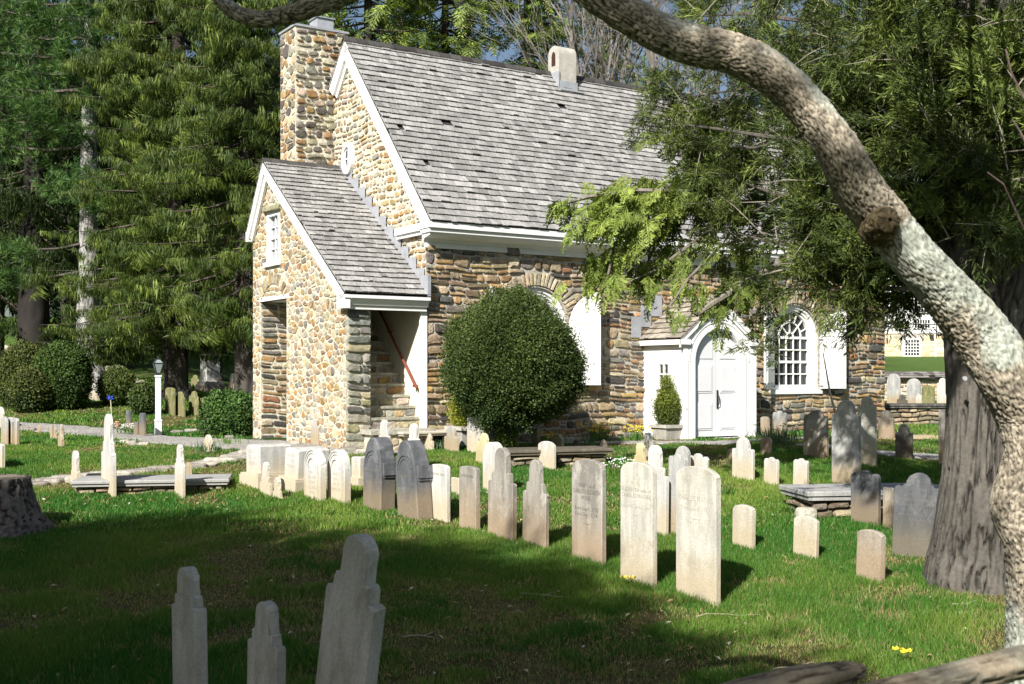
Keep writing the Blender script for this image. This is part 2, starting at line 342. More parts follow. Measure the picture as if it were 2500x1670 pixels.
def masonry(mb,fn,b0,b1,free,pal,hr=(.10,.24),wr=(.14,.5),gap=.03,t=.022,cl=None,split=.25,rd=.3,wob=.12):
    b=b0
    while b<b1-.03:
        h=min(random.triangular(hr[0],hr[1],hr[0]*1.4),b1-b)
        if b1-b-h<hr[0]*.6: h=b1-b
        for a0,a1 in free(b+h*.5):
            a=a0
            while a<a1-.02:
                w=random.triangular(wr[0],wr[1],wr[0]*1.6)*(1 if h>.13 else 1.15)
                if a1-a-w<wr[0]*.7: w=a1-a
                if w>wr[1]*1.5: w/=2
                if h>hr[0]*1.5 and random.random()<split:
                    m=h*random.uniform(.35,.65); stone(mb,fn,a,a+w,b,b+m,pal,gap,t,cl,rd,wob); k=random.uniform(.3,.7)
                    if random.random()<.5: stone(mb,fn,a,a+w,b+m,b+h,pal,gap,t,cl,rd,wob)
                    else: stone(mb,fn,a,a+w*k,b+m,b+h,pal,gap,t,cl,rd,wob); stone(mb,fn,a+w*k,a+w,b+m,b+h,pal,gap,t,cl,rd,wob)
                else: stone(mb,fn,a,a+w,b,b+h,pal,gap,t*random.uniform(.8,1.5),cl,rd,wob)
                a+=w
        b+=h
def rubble(mb,fn,poly,holes,dx,dy,pal,gap=.04,t=.02,seed=1,big=.12):
    """random rubble: cells of a jittered point set, rounded and shrunk to leave the joints"""
    rr=random.Random(seed); a0=min(p[0] for p in poly)-dx;a1=max(p[0] for p in poly)+dx;b0=min(p[1] for p in poly)-dy;b1=max(p[1] for p in poly)+dy
    pts=[];b=b0;row=0
    while b<b1:
        a=a0+(row%2)*dx*.5
        while a<a1:
            if rr.random()>big: pts.append((a+rr.uniform(-.46,.46)*dx,b+rr.uniform(-.40,.40)*dy))
            a+=dx*rr.uniform(.65,1.4)
        b+=dy; row+=1
    k=dx/dy
    for i,(x,y) in enumerate(pts):
        cell=[(x-2*dx,y-2*dy),(x+2*dx,y-2*dy),(x+2*dx,y+2*dy),(x-2*dx,y+2*dy)]
        for (u,w) in pts:
            if (u,w)==(x,y) or abs(u-x)>3*dx or abs(w-y)>3*dy: continue
            mx,my=(u+x)/2,(w+y)/2; nx_,ny_=(u-x),(w-y)*k*k; # scaled bisector
            cell=halfcut(cell,mx,my,nx_,ny_)
            if not cell: break
        if not cell: continue
        cell=clip(cell,poly)
        if not cell: continue
        cx=sum(p[0] for p in cell)/len(cell);cy=sum(p[1] for p in cell)/len(cell)
        if any(h0<cx<h1 and g0<cy<g1 for h0,h1,g0,g1 in holes): continue
        for h0,h1,g0,g1 in holes:
            if cx<=h0 and g0-.02<cy<g1+.02: cell=halfcut(cell,h0,0,1,0)
            elif cx>=h1 and g0-.02<cy<g1+.02: cell=halfcut(cell,h1,0,-1,0)
            elif cy>=g1 and h0-.02<cx<h1+.02: cell=halfcut(cell,0,g1,0,-1)
            elif cy<=g0 and h0-.02<cx<h1+.02: cell=halfcut(cell,0,g0,0,1)
            if not cell: break
        if not cell or len(cell)<3: continue
        for _ in(0,):     # round the corners
            q=[];n=len(cell)
            for j in range(n):
                p0,p1=cell[j],cell[(j+1)%n]; f=rr.uniform(.12,.26)
                q+=[(p0[0]*(1-f)+p1[0]*f,p0[1]*(1-f)+p1[1]*f),(p0[0]*f+p1[0]*(1-f),p0[1]*f+p1[1]*(1-f))]
            cell=q if len(q)<20 else cell
        n=len(cell); cx=sum(p[0] for p in cell)/n;cy=sum(p[1] for p in cell)/n
        W_=max(p[0] for p in cell)-min(p[0] for p in cell);H_=max(p[1] for p in cell)-min(p[1] for p in cell)
        if W_<gap*1.6 or H_<gap*1.6: continue
        g=gap*rr.uniform(.8,1.3); sx=1-g/W_; sy=1-g/H_
        P=[(cx+(x_-cx)*sx+rr.uniform(-.004,.004),cy+(y_-cy)*sy+rr.uniform(-.004,.004)) for x_,y_ in cell]
        col=pick(pal); tt=t*rr.uniform(.6,1.4); sc_=lambda q:[(x_+(cx-x_)*q,y_+(cy-y_)*q) for x_,y_ in P]
        vs=[fn(x_,y_,-.005) for x_,y_ in P]+[fn(x_,y_,tt*.7) for x_,y_ in sc_(.08)]+[fn(x_,y_,tt+rr.uniform(-.004,.004)) for x_,y_ in sc_(.24)]+[fn(cx+rr.uniform(-.2,.2)*W_,cy+rr.uniform(-.2,.2)*H_,tt*1.1)]
        fs=[];cs=[]
        for r in(0,1):
            for j in range(n): m=(j+1)%n; fs.append((r*n+j,r*n+m,(r+1)*n+m,(r+1)*n+j)); q=rr.uniform(.88,1.05); cs.append(tuple(v*q for v in col))
        for j in range(n): m=(j+1)%n; fs.append((2*n+j,2*n+m,3*n)); q=rr.uniform(.9,1.1); cs.append(tuple(v*q for v in col))
        mb.mesh(vs,fs,cs)
def halfcut(poly,mx,my,nx,ny):
    out=[]; s=[(p[0]-mx)*nx+(p[1]-my)*ny for p in poly]
    for j in range(len(poly)):
        p,q=poly[j-1],poly[j]; a,b=s[j-1],s[j]
        if (a<=0)!=(b<=0): t=a/(a-b); out.append((p[0]+(q[0]-p[0])*t,p[1]+(q[1]-p[1])*t))
        if b<=0: out.append(q)
    return out if len(out)>2 else None
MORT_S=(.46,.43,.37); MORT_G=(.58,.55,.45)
def fF(v0): return lambda a,b,h:(a,v0-h,b)
def fG(u0): return lambda a,b,h:(u0-h,a,b)
def sheet(mb,fn,brk,zb,zt,hole,col,depth):
    """mortar face cut into upright strips round the openings, with reveals 'depth' deep"""
    for a,b in zip(brk[:-1],brk[1:]):
        m=(a+b)/2; hs=hole(m)
        z0a,z0b=zb,zb; 
        for (l0,l1,h0,h1) in [tuple(f(x) for f in q for x in(a+1e-6,b-1e-6)) for q in hs]:
            mb.face([fn(a,z0a,0),fn(b,z0b,0),fn(b,l1,0),fn(a,l0,0)],col)
            mb.face([fn(a,l0,0),fn(b,l1,0),fn(b,l1,-depth),fn(a,l0,-depth)],col); mb.face([fn(a,h0,0),fn(b,h1,0),fn(b,h1,-depth),fn(a,h0,-depth)],col)
            z0a,z0b=h0,h1
        mb.face([fn(a,z0a,0),fn(b,z0b,0),fn(b,zt(b),0),fn(a,zt(a),0)],col)
def shingles(mb,o,du,dw,L,SL,ex=.19,wr=(.09,.24),pal=((.20,.197,.193),(.345,.34,.33)),skip=.012,clipf=None,rag=.012):
    o=Vector(o);du=Vector(du).normalized();dw=Vector(dw).normalized();nn=du.cross(dw).normalized()
    if nn.z<0: nn=-nn
    mb.mesh([o-nn*.03,o+du*L-nn*.03,o+du*L+dw*SL-nn*.03,o+dw*SL-nn*.03],[(0,1,2,3)],(.03,.03,.03))
    rows=int(SL/ex); ex=SL/rows
    for r in range(rows):
        s=r*ex; a=-random.random()*.1; bow=random.uniform(-.01,.01); tone=random.uniform(.9,1.1)
        while a<L:
            w=random.uniform(*wr); x0=max(a,0)+.003; x1=min(a+w,L)-.003; a+=w
            if x1-x0<.02 or random.random()<skip: continue
            if clipf and not clipf((x0+x1)/2,s): continue
            k=random.random(); g=tone*random.uniform(.9,1.1); c=tuple((pal[0][i]*(1-k)+pal[1][i]*k)*g for i in range(3))
            e=s+random.uniform(-rag,rag)+bow*math.sin(x0*2+r); th=random.uniform(.022,.034); lf=random.uniform(0,.007) if random.random()>.04 else random.uniform(.01,.03)
            t0=s+ex*1.25 if r<rows-1 else SL
            def q(x,y,h): return o+du*x+dw*y+nn*h
            v=[q(x0,e,lf),q(x1,e,lf+random.uniform(-.004,.004)),q(x1,t0,-.012),q(x0,t0,-.012),q(x0,e,lf+th),q(x1,e,lf+th),q(x1,t0,.0),q(x0,t0,.0)]
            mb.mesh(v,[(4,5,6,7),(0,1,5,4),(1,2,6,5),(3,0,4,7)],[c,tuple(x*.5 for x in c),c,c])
def ridgecap(mb,p0,p1,w=.13,col=(.05,.047,.045),n=40,side=(0,0,0)):
    p0=Vector(p0);p1=Vector(p1);d=(p1-p0);L=d.length;d/=L;side=Vector(side)
    for i in range(n):
        a=p0+d*(L*i/n+.004); b=p0+d*(L*(i+1)/n-.006); r=random.uniform(-.008,.008); k=random.uniform(.6,1.5)
        for sg,sl in((1,1.1),(-1,1.1)):
            s=Vector((-d.y,d.x,0))*sg*w*.66; z=Vector((0,0,-w*.74)); up=Vector((0,0,.035+r))
            v=[a+up,b+up,b+s+z+up,a+s+z+up]; v+=[x-Vector((0,0,.03)) for x in v]
            mb.mesh(v,[(0,1,2,3),(7,6,5,4),(3,2,6,7),(0,3,7,4),(1,2,6,5)],tuple(x*k for x in col))
# ================================================================ the church
CH=thing('stone_church','old fieldstone church with grey cedar shingle roof, white trim and arched windows','church',P0,TH)
L=12.2; DP=6.4; ZE=3.95; ZA=7.8; SLP=1.118
WU=[2.37,9.25]; WS=[2.17,2.06]; WB=[.95,.86]   # windows: centre, springing, sill
def ztop(r,c,u,s): return s+math.sqrt(max(r*r-(u-c)**2,0))
def hole_front(u):
    return [(lambda x,b=b:b,lambda x,c=c,s=s:ztop(.72,c,x,s)) for c,s,b in zip(WU,WS,WB) if abs(u-c)<.72]
brk=sorted(set([0,L]+[c-.72*math.cos(k*math.pi/24) for c in WU for k in range(25)]))
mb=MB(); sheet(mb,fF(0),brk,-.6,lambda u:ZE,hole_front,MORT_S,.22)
for c,s,b in zip(WU,WS,WB):
    for sg in(-1,1): mb.face([(c+sg*.72,0,b),(c+sg*.72,.22,b),(c+sg*.72,.22,s),(c+sg*.72,0,s)],MORT_S)
def free_front(z):
    cut=[(4.98,6.8)] if z<1.95 else []
    for c,s,b in zip(WU,WS,WB):
        if b-.02<z<s: cut.append((c-.73,c+.73))
        elif s<=z<s+1.02: r=math.sqrt(1.02**2-(z-s)**2); cut.append((c-r,c+r))
    cut.sort(); out=[];a=-.01
    for x,y in cut: out.append((a,x)); a=y
    out.append((a,L)); return [q for q in out if q[1]-q[0]>.04]
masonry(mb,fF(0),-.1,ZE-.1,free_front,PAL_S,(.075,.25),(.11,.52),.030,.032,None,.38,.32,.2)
for c,s in zip(WU,WS):      # thin upright stones over the arches
    n=30
    for k in range(n):
        t=math.pi*(.02+.96*(k+.5)/n); w=.039; r1=1.0+random.uniform(-.03,.03)
        def q(a,b,h,t=t): r=a; x=c+r*math.cos(t)-b*math.sin(t)*r/.86; z=s+r*math.sin(t)+b*math.cos(t)*r/.86; return (x,-h,z)
        stone(mb,q,.73,r1,-w,w,[((.38,.33,.23),3),((.33,.29,.21),2),((.28,.25,.19),1)],.012,.03,None,.2,.05)
mb.build('front_wall',M_stone,CH)
# back and far end, plain but real
mb=MB(); mb.face([(0,DP,-.6),(L,DP,-.6),(L,DP,ZE),(0,DP,ZE)],MORT_S); mb.face([(L,0,-.6),(L,DP,-.6),(L,DP,ZE),(L,DP/2,ZA),(L,0,ZE)],MORT_S)
masonry(mb,lambda a,b,h:(L+h,a,b),-.1,ZA-.1,lambda z:[(0,DP)],PAL_S,(.12,.26),(.2,.6),.03,.03,[(0,-.2),(DP,-.2),(DP,ZE),(DP/2,ZA),(0,ZE)])
masonry(mb,lambda a,b,h:(a,DP+h,b),-.1,ZE-.1,lambda z:[(0,L)],PAL_S,(.16,.3),(.3,.7),.03,.03)
mb.build('rear_walls',M_stone,CH)
# gable wall
mb=MB(); gp=[(0,-.6),(DP,-.6),(DP,ZE),(DP/2,ZA),(0,ZE)]; mb.face([(0,a,b) for a,b in gp],MORT_G)
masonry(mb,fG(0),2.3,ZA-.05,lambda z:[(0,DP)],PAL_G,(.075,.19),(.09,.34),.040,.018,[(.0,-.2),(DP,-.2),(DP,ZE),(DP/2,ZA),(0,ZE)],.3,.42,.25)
mb.build('gable_wall',M_stone,CH)
# roof
mb=MB(); ang=math.atan(SLP); dw=(0,math.cos(ang),math.sin(ang)); e=.40; SLn=(3.2+e)/math.cos(ang)
RL=12.47; o=(-.12,-e,7.96-SLP*(3.2+e))
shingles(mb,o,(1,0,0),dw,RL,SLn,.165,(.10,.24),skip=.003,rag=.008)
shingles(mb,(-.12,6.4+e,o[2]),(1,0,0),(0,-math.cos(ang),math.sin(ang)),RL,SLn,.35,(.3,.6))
ridgecap(mb,(-.14,3.2,7.99),(12.38,3.2,7.99),.15,n=46)
mb.build('roof',M_shingle,CH)
# white rake boards and cornice
mb=MB()
def slopebox(mb,u0,u1,v0,z0,v1,z1,th,col=(.8,.8,.8)):
    d=Vector((0,v1-v0,z1-z0)).normalized(); n=Vector((0,-d.z,d.y)); n=n if n.z>0 else -n
    a=Vector((0,v0,z0));b=Vector((0,v1,z1)); q=[a,b,b-n*th,a-n*th]
    vs=[Vector((u0,0,0))+x for x in q]+[Vector((u1,0,0))+x for x in q]
    mb.mesh(vs,[(0,1,2,3),(7,6,5,4),(0,4,5,1),(1,5,6,2),(2,6,7,3),(3,7,4,0)],col)
zr_=lambda v:7.96-SLP*abs(v-3.2)
for va_,vb_,fl in((-.36,3.198,0),(3.202,3.93,0),(4.75,6.78,0),(-.36,3.198,1),(3.202,6.78,1)):
    mb=MB()
    for u_0,u_1,th_ in((-.115,-.055,.24),(-.056,-.002,.33)):
        if fl: u_0,u_1=12.2-u_0,12.2-u_1
        slopebox(mb,u_0,u_1,va_,zr_(va_)-.045,vb_,zr_(vb_)-.045,th_)
    mb.build('rake_board',M_white,CH)
mb=MB(); x0,x1=-.14,12.36
mb.box(x0,x1,-.385,-.02,3.82,3.925)              # crown
mb.box(x0+.02,x1-.02,-.345,-.02,3.745,3.818)
mb.prism([(-.30,3.70),(-.33,3.743),(-.02,3.743),(-.02,3.60),(-.06,3.60),(-.10,3.66)],lambda a,b,h:(h,a,b),x0+.05,x1-.05)
mb.box(x0+.09,x1-.09,-.05,-.02,3.50,3.598)
mb.box(-.13,-.035,-.02,.98,3.80,3.93); mb.box(-.09,-.035,-.02,.96,3.73,3.797)    # return on the gable
mb.box(x0,x1,6.43,6.80,3.74,3.93)
mb.build('cornice',M_white,CH)
# chimneys
mb=MB(); cu0,cu1,cv0,cv1=-.84,.30,3.95,4.75
mb.box(cu0,cu1,cv0,cv1,0,8.3,MORT_G)
masonry(mb,fF(cv0),4.6,8.28,lambda z:[(cu0,cu1)],PAL_C,(.08,.24),(.12,.40),.036,.032,None,.3,.38,.25)
rubble(mb,fG(cu0),[(cv0,4.2),(cv1,4.2),(cv1,8.29),(cv0,8.29)],[],.19,.15,PAL_C+PAL_G,.03,.018,5)
masonry(mb,lambda a,b,h:(cu1+h,a,b),6.8,8.28,lambda z:[(cv0,cv1)],PAL_C,(.1,.24),(.14,.4),.04,.02)
ch=mb.build('stone_chimney',M_stone,CH)
mb=MB(); mb.box(cu0-.03,cu1+.03,cv0-.03,cv1+.03,8.30,8.345,(.3,.3,.3)); mb.build('chimney_cap',M_lead,ch)
mb=MB(); mb.box(-.30,.06,4.1,4.5,8.346,8.60,(.5,.5,.5)); mb.box(-.33,.09,4.07,4.53,8.60,8.62); tag(mb.build('flue_cover',M_lead,ch),'grey metal flue cover')
mb=MB(); a0,a1,b0,b1=4.90,5.37,2.86,3.28; zs=8.36
pr=[(b0,7.4),(b0,zs)]+[((b0+b1)/2-.21*math.cos(t),zs+.19*math.sin(t)) for t in [k*math.pi/12 for k in range(1,12)]]+[(b1,zs),(b1,7.4)]
mb.prism(pr,lambda a,b,h:(h,a,b),a0,a1,bev=.0)
sc=mb.build('stucco_chimney',M_stucco,CH)
mb=MB(); ho=[((b0+b1)/2-.075,8.10),((b0+b1)/2+.075,8.10)]+[((b0+b1)/2+.075*math.cos(t),8.28+.14*math.sin(t)) for t in [k*math.pi/10 for k in range(11)]]
mb.prism(ho,fG(a0),-.02,.004); mb.build('smoke_opening',plain('dark_brick',(.045,.018,.014),.9),sc)  # flat dark reddish plate marks the opening, nothing is hollowed out
mb=MB(); mb.box(a0-.02,a1+.02,b0-.03,b0-.005,7.52,7.74); mb.box(a0-.025,a0-.004,b0-.03,b1+.02,7.5,7.95); mb.box(a0-.05,a1+.1,b0-.14,b0-.02,7.50,7.53,T=None); mb.build('chimney_flashing',M_lead,sc)
# oval window in the gable
mb=MB(); oc=(3.16,5.57)
def ring(mb,r0,r1,k0,k1,h0,h1,col=(.8,.8,.8),asp=1.35,n=28):
    for i in range(n):
        t0,t1=2*math.pi*i/n,2*math.pi*(i+1)/n
        p=[(oc[0]+r*math.cos(t),oc[1]+r*asp*math.sin(t)) for r,t in((r0,t0),(r1,t0),(r1,t1),(r0,t1))]
        mb.mesh([(-h0,a,b) for a,b in p]+[(-h1,a,b) for a,b in p],[(4,5,6,7),(1,2,6,5),(3,0,4,7)],col)
ring(mb,.17,.235,0,0,.0,.09); ring(mb,.145,.18,0,0,.0,.05); mb.box(-.05,-.02,oc[0]-.012,oc[0]+.012,oc[1]-.2,oc[1]+.2); mb.box(-.048,-.02,oc[0]-.15,oc[0]+.15,oc[1]-.012,oc[1]+.012)
ov=mb.build('oval_window',M_white,CH)
mb=MB(); mb.prism([(oc[0]+.16*math.cos(t),oc[1]+.215*math.sin(t)) for t in [k*math.pi/12 for k in range(24)]],fG(0),.005,.03); mb.build('pane',M_glass,ov)
# ---- arched windows
def panel(mb,fn,a0,a1,b0,b1,h):   # raised field with a moulded edge
    mb.prism([(a0,b0),(a1,b0),(a1,b1),(a0,b1)],fn,h,h+.010,bev=.009); mb.prism([(a0+.035,b0+.035),(a1-.035,b0+.035),(a1-.035,b1-.035),(a0+.035,b1-.035)],fn,h+.01,h+.02,bev=.009)
def window(c,s,b):
    fn=fF(.10); mb=MB()
    for r0,r1,h0,h1 in((.60,.72,-.12,.02),(.55,.63,-.12,-.02),(.65,.72,.02,.05)):
        mb.arc(c,s,r0,r1,0,math.pi,fn,h0,h1,28)
        for sg in(-1,1): mb.box(*sorted((c+sg*r0,c+sg*r1)),.10-h1,.10-h0,b+.06,s)
    mb.box(c-.8,c+.8,-.06,.2,b-.04,b+.055); mb.box(c-.6,c+.6,.12,.2,b+.055,b+.13)
    w=mb.build('arched_window',M_white,CH)
    mb=MB(); g=.55; z0=b+.13
    for k in range(1,5): x=c-g+2*g*k/5; mb.box(x-.014,x+.014,.155,.185,z0,s)
    for k in range(0,5): z=z0+(s-z0)*k/4; hh=.028 if k in(0,2,4) else .014; mb.box(c-g,c+g,.150,.19,z-hh,z+hh)
    mb.arc(c,s,.10,.13,0,math.pi,fF(.18),0,.03,12); mb.arc(c,s,.33,.36,0,math.pi,fF(.18),0,.03,20)
    for r0,r1,n in((.13,.33,4),(.36,.56,8)):
        for k in range(1,n+(0)):
            t=math.pi*k/n; d=(math.cos(t),math.sin(t)); q=(-d[1]*.011,d[0]*.011)
            mb.prism([(c+d[0]*r0+q[0],s+d[1]*r0+q[1]),(c+d[0]*r1+q[0],s+d[1]*r1+q[1]),(c+d[0]*r1-q[0],s+d[1]*r1-q[1]),(c+d[0]*r0-q[0],s+d[1]*r0-q[1])],fF(.18),0,.028)
    mb.build('muntins',M_white,w)
    mb=MB(); mb.prism([(c-.58,z0),(c+.58,z0)]+[(c+.58*math.cos(t),s+.58*math.sin(t)) for t in [k*math.pi/20 for k in range(21)]],fF(.20),-.02,0); mb.build('pane',M_glass,w)
def shutter(hu,s,b,W,phi,sg,label=None):
    """half arched leaf; hinge at hu, opens towards sg"""
    ca,sa=math.cos(R(phi)),math.sin(R(phi)); v0=-.05
    def fn(a,z,h): # a from hinge
        return (hu+sg*(a*ca-h*sa) if sg>0 else hu-(a*ca-h*sa), v0-a*sa-h*ca, z)
    fn=lambda a,z,h:(hu+sg*(a*ca)-sg*h*sa, v0-a*sa-h*ca, z)
    H0=s-b; mb=MB(); Ht=s+.66
    arcp=[(W-W*math.cos(t),s+(Ht-s)*math.sin(t)) for t in [k*math.pi/2/12 for k in range(13)]]
    mb.prism([(0,b),(W,b)]+[(W,Ht)]+arcp[::-1][1:],fn,0,.04,bev=.004)
    m=.07; panel(mb,fn,m,W-m,b+.10,b+.10+(H0-.3)*.47,.04); panel(mb,fn,m,W-m,b+.18+(H0-.3)*.47,s-.10,.04)
    ap=[(W-m-(W-2*m)*math.cos(t),s+.03+(Ht-s-.12)*math.sin(t)) for t in [k*math.pi/2/10 for k in range(11)]]
    mb.prism([(W-m,s+.03)]+ap[::-1],fn,.04,.052,bev=.009)
    o=mb.build('shutter',M_white,CH); tag(o,label)
    for z in(b+.06,s-.04): mb=MB(); mb.prism([(-.05,z-.012),(W*.10,z-.012),(W*.10,z+.012),(-.05,z+.012)],fn,.041,.048); mb.build('strap_hinge',M_iron,o)
    for z in(b+.05,s-.03):
        for a in(W*.3,W*.6,W-.05): mb=MB(); mb.prism([(a-.007,z-.007),(a+.007,z-.007),(a+.007,z+.007),(a-.007,z+.007)],fn,.04,.05); mb.build('bolt_head',M_iron,o)
    return o
for c,s,b in zip(WU,WS,WB): window(c,s,b)
shutter(3.09,2.17,1.04,.62,22,1); shutter(1.66,2.17,1.04,.66,32,-1)
shutter(9.97,2.06,.93,.66,15,1); shutter(8.52,2.06,.93,.70,29,-1,'white panelled shutter standing open in shade')
mb=MB(); mb.tube([(10.02,-.10,1.75),(10.06,-.25,.9),(10.10,-.55,.02)],[.012,.02,.02],6); mb.build('shutter_prop',M_iron,CH)
# ---- porch
mb=MB(); pv=-1.23; p0,p1=4.95,6.84; pe=1.95; pc=(p0+p1)/2-.03; pa=2.72; ds=1.50; dr=.62
def zt_p(u): return pa-(pa-pe)*abs(u-pc)/((p1-p0)/2) if True else 0
brk=sorted(set([p0,p1,pc]+[pc-dr*math.cos(k*math.pi/24) for k in range(25)]))
sheet(mb,fF(pv),brk,.0,zt_p,lambda u:[(lambda x:0.001,lambda x:ztop(dr,pc,x,ds))] if abs(u-pc)<dr else [],(.8,.8,.8),.12)
for sg in(-1,1): mb.face([(pc+sg*dr,pv,0),(pc+sg*dr,pv+.12,0),(pc+sg*dr,pv+.12,ds),(pc+sg*dr,pv,ds)])
w0,w1,wz0,wz1=-.80,-.50,1.04,1.46
for a,b,z0,z1 in((pv,w0,0,pe),(w1,.0,0,pe),(w0,w1,0,wz0),(w0,w1,wz1,pe)): mb.face([(p0,a,z0),(p0,b,z0),(p0,b,z1),(p0,a,z1)])
mb.face([(p1,pv,0),(p1,0,0),(p1,0,pe),(p1,pv,pe)])
for sg in(-1,1): mb.box(*sorted((pc+sg*dr*1.0+sg*.02,pc+sg*(dr+.09))),pv-.02,pv,.0,ds)
mb.arc(pc,ds,dr+.02,dr+.09,0,math.pi,fF(pv),0,.02,28); mb.arc(pc,ds,dr+.15,dr+.17,0,math.pi,fF(pv),0,.015,28)
mb.box(p0-.01,p0+.10,pv-.012,pv-.001,0,pe); mb.box(p1-.10,p1+.01,pv-.012,pv-.001,0,pe)
por=mb.build('porch',M_white,CH)
mb=MB(); q=math.hypot(pc-p0+.12,(pa-pe)*(pc-p0+.12)/(pc-p0)); 
for sg in(-1,1):
    ed=pc+sg*((p1-p0)/2+.10); dz=(pa-pe)*((p1-p0)/2+.10)/((p1-p0)/2); d=Vector((-sg*((p1-p0)/2+.10),0,dz)); 
    if sg<0: shingles(mb,(ed,pv-.07,pa+.07-dz),(0,1,0),d,1.29,d.length,.155,(.1,.22),((.20,.18,.15),(.36,.32,.26)),.0)
    else: shingles(mb,(ed,.06,pa+.07-dz),(0,-1,0),d,1.29,d.length,.155,(.1,.22),((.20,.18,.15),(.36,.32,.26)),.0)
mb.box(pc-.05,pc+.05,pv-.07,.0,pa+.055,pa+.085,(.25,.24,.22))
mb.build('porch_roof',M_shingle,por)
mb=MB()
for sg in(-1,1):
    ed=pc+sg*((p1-p0)/2+.09)
    for (h0,h1,t) in((.0,.055,.11),(.0,.03,.17)):
        mb.prism([(pc,pa+.035),(ed,pa+.035-(pa-pe)*1.09),(ed,pa+.035-(pa-pe)*1.09-t*.9),(pc,pa+.035-t*1.25)],fF(pv-.005),h0,h1)
    mb.box(*sorted((ed,ed-sg*.24)),pv-.07,pv-.013,pe-.13,pe-.03)
    mb.box(*sorted((ed,ed-sg*.075)),pv-.068,-.01,pe-.128,pe-.032)
mb.build('porch_trim',M_white,por)
mb=MB()
for a in(w0,w1,(w0+w1)/2): mb.box(p0-.02,p0+.02,a-.016,a+.016,wz0,wz1)
for z in(wz0,wz1,(wz0+wz1)/2): mb.box(p0-.018,p0+.02,w0,w1,z-.014,z+.014)
mb.box(p0-.03,p0-.001,w0-.07,w0-.016,wz0-.08,wz1+.08); mb.box(p0-.03,p0-.001,w1+.016,w1+.07,wz0-.08,wz1+.08); mb.box(p0-.035,p0-.001,w0-.08,w1+.08,wz0-.10,wz0-.014); mb.box(p0-.028,p0-.001,w0-.07,w1+.07,wz1+.014,wz1+.08)
mb.build('side_window',M_white,por)
mb=MB(); mb.box(p0+.02,p0+.03,w0,w1,wz0,wz1); mb.build('window_pane',M_glass,por)
M_door=plain('door_paint',(.66,.67,.70),.4,3,.03,.04)
for sg in(-1,1):
    fn=fF(pv+.10); mb=MB(); xs=sorted((pc+sg*.006,pc+sg*dr)); 
    P=[(pc+sg*.006,.03),(pc+sg*dr,.03)]+[(pc+sg*dr*math.cos(t),ds+dr*math.sin(t)) for t in [k*math.pi/2/14 for k in range(14)]]+[(pc+sg*.006,ds+dr)]
    if sg<0: P=P[::-1]
    mb.prism(P,fn,-.03,.0)
    a0,a1=sorted((pc+sg*.09,pc+sg*(dr-.09)))
    panel(mb,fn,a0,a1,.15,.70,0); panel(mb,fn,a0,a1,.88,1.44,0)
    ap=[(pc+sg*(.09+(dr-.18)*math.cos(t)),1.55+.42*math.sin(t)) for t in [k*math.pi/2/10 for k in range(11)]]
    P=[(pc+sg*.09,1.55)]+ap
    if sg<0: P=P[::-1]
    mb.prism(P,fn,0,.012,bev=.009); d=mb.build('door',M_door,CH)
    if sg>0:
        mb=MB(); mb.tube([(pc+.03,pv+.07,.62),(pc+.035,pv+.04,.68),(pc+.035,pv+.04,.80),(pc+.03,pv+.07,.86)],.009,6); mb.box(pc+.015,pc+.045,pv+.08,pv+.10,.58,.94); mb.build('door_handle',M_iron,d)
mb=MB(); mb.box(p0-.05,p1+.1,pv-.42,pv+.02,-.25,-.02,(.36,.34,.30)); mb.box(p0-.02,p1+.02,pv+.022,0,-.2,-.005,(.36,.34,.30)); mb.build('doorstep',M_stone,CH)
mb=MB()
for k,(a,b,z) in enumerate([(4.62,4.86,1.98),(4.86,5.12,2.2),(5.12,5.4,2.42)]): mb.box(a,b,-.05,-.035,z,z+.42)
mb.build('stepped_flashing',M_lead,CH)
# ================================================================ stair wing
U0=-1.55; VM=4.44
def zw(v): return 5.36-(.735*(3.61-v) if v<3.61 else 1.45*(v-3.61))   # underside of its roof
mb=MB(); rec=(2.66,4.01,2.74); ww=(3.0,3.66,3.40,4.42)
hole=lambda v:[(lambda x:-.5,lambda x:rec[2])]*(rec[0]<v<rec[1])+[(lambda x:ww[2],lambda x:ww[3])]*(ww[0]<v<ww[1])
sheet(mb,fG(U0),[0,1,2,rec[0],ww[0],3.3,3.61,ww[1],rec[1],VM],-.6,lambda v:zw(v),hole,MORT_G,.16)
def free_w(z):
    cut=[]
    if z<rec[2]: cut.append((rec[0],rec[1]))
    if rec[2]<=z<3.16: cut.append((rec[0],rec[1]-.1))
    if ww[2]-.08<z<ww[3]+.02: cut.append((ww[0]-.02,ww[1]+.02))
    out=[];a=0
    for x,y in sorted(cut): out.append((a,x)); a=y
    return [q for q in out+[(a,VM)] if q[1]-q[0]>.03]
cl=[(0,-.3),(VM,-.3),(VM,zw(VM)),(3.61,5.34),(0,zw(0))]
rubble(mb,fG(U0),[(0,-.1),(VM,-.1),(VM,zw(VM)),(3.61,5.34),(0,zw(0))],[(rec[0],rec[1],-1,2.78),(rec[0]+.05,rec[1]-.05,2.7,3.18),(ww[0]-.02,ww[1]+.02,ww[2]-.06,ww[3]+.1)],.17,.115,PAL_G,.030,.014,8)
n=16
for k in range(n):      # relieving arch of thin stones
    t=R(35+110*(k+.5)/n); q=lambda a,b,h,t=t:(U0-h,(rec[0]+rec[1])/2+a*math.cos(t)-b*math.sin(t)*1.1,2.32+a*math.sin(t)+b*math.cos(t)*1.1)
    stone(mb,q,.66,.90,-.042,.042,PAL_G,.02,.03,None,.2,.05)
masonry(mb,fG(U0),2.76,2.97,lambda z:[(rec[0]+.12,rec[1]-.12)],PAL_G,(.08,.12),(.1,.25),.03,.015)
stone(mb,fG(U0),ww[0]-.1,ww[1]+.12,ww[3],ww[3]+.13,[((.36,.33,.22),1)],.0,.07)
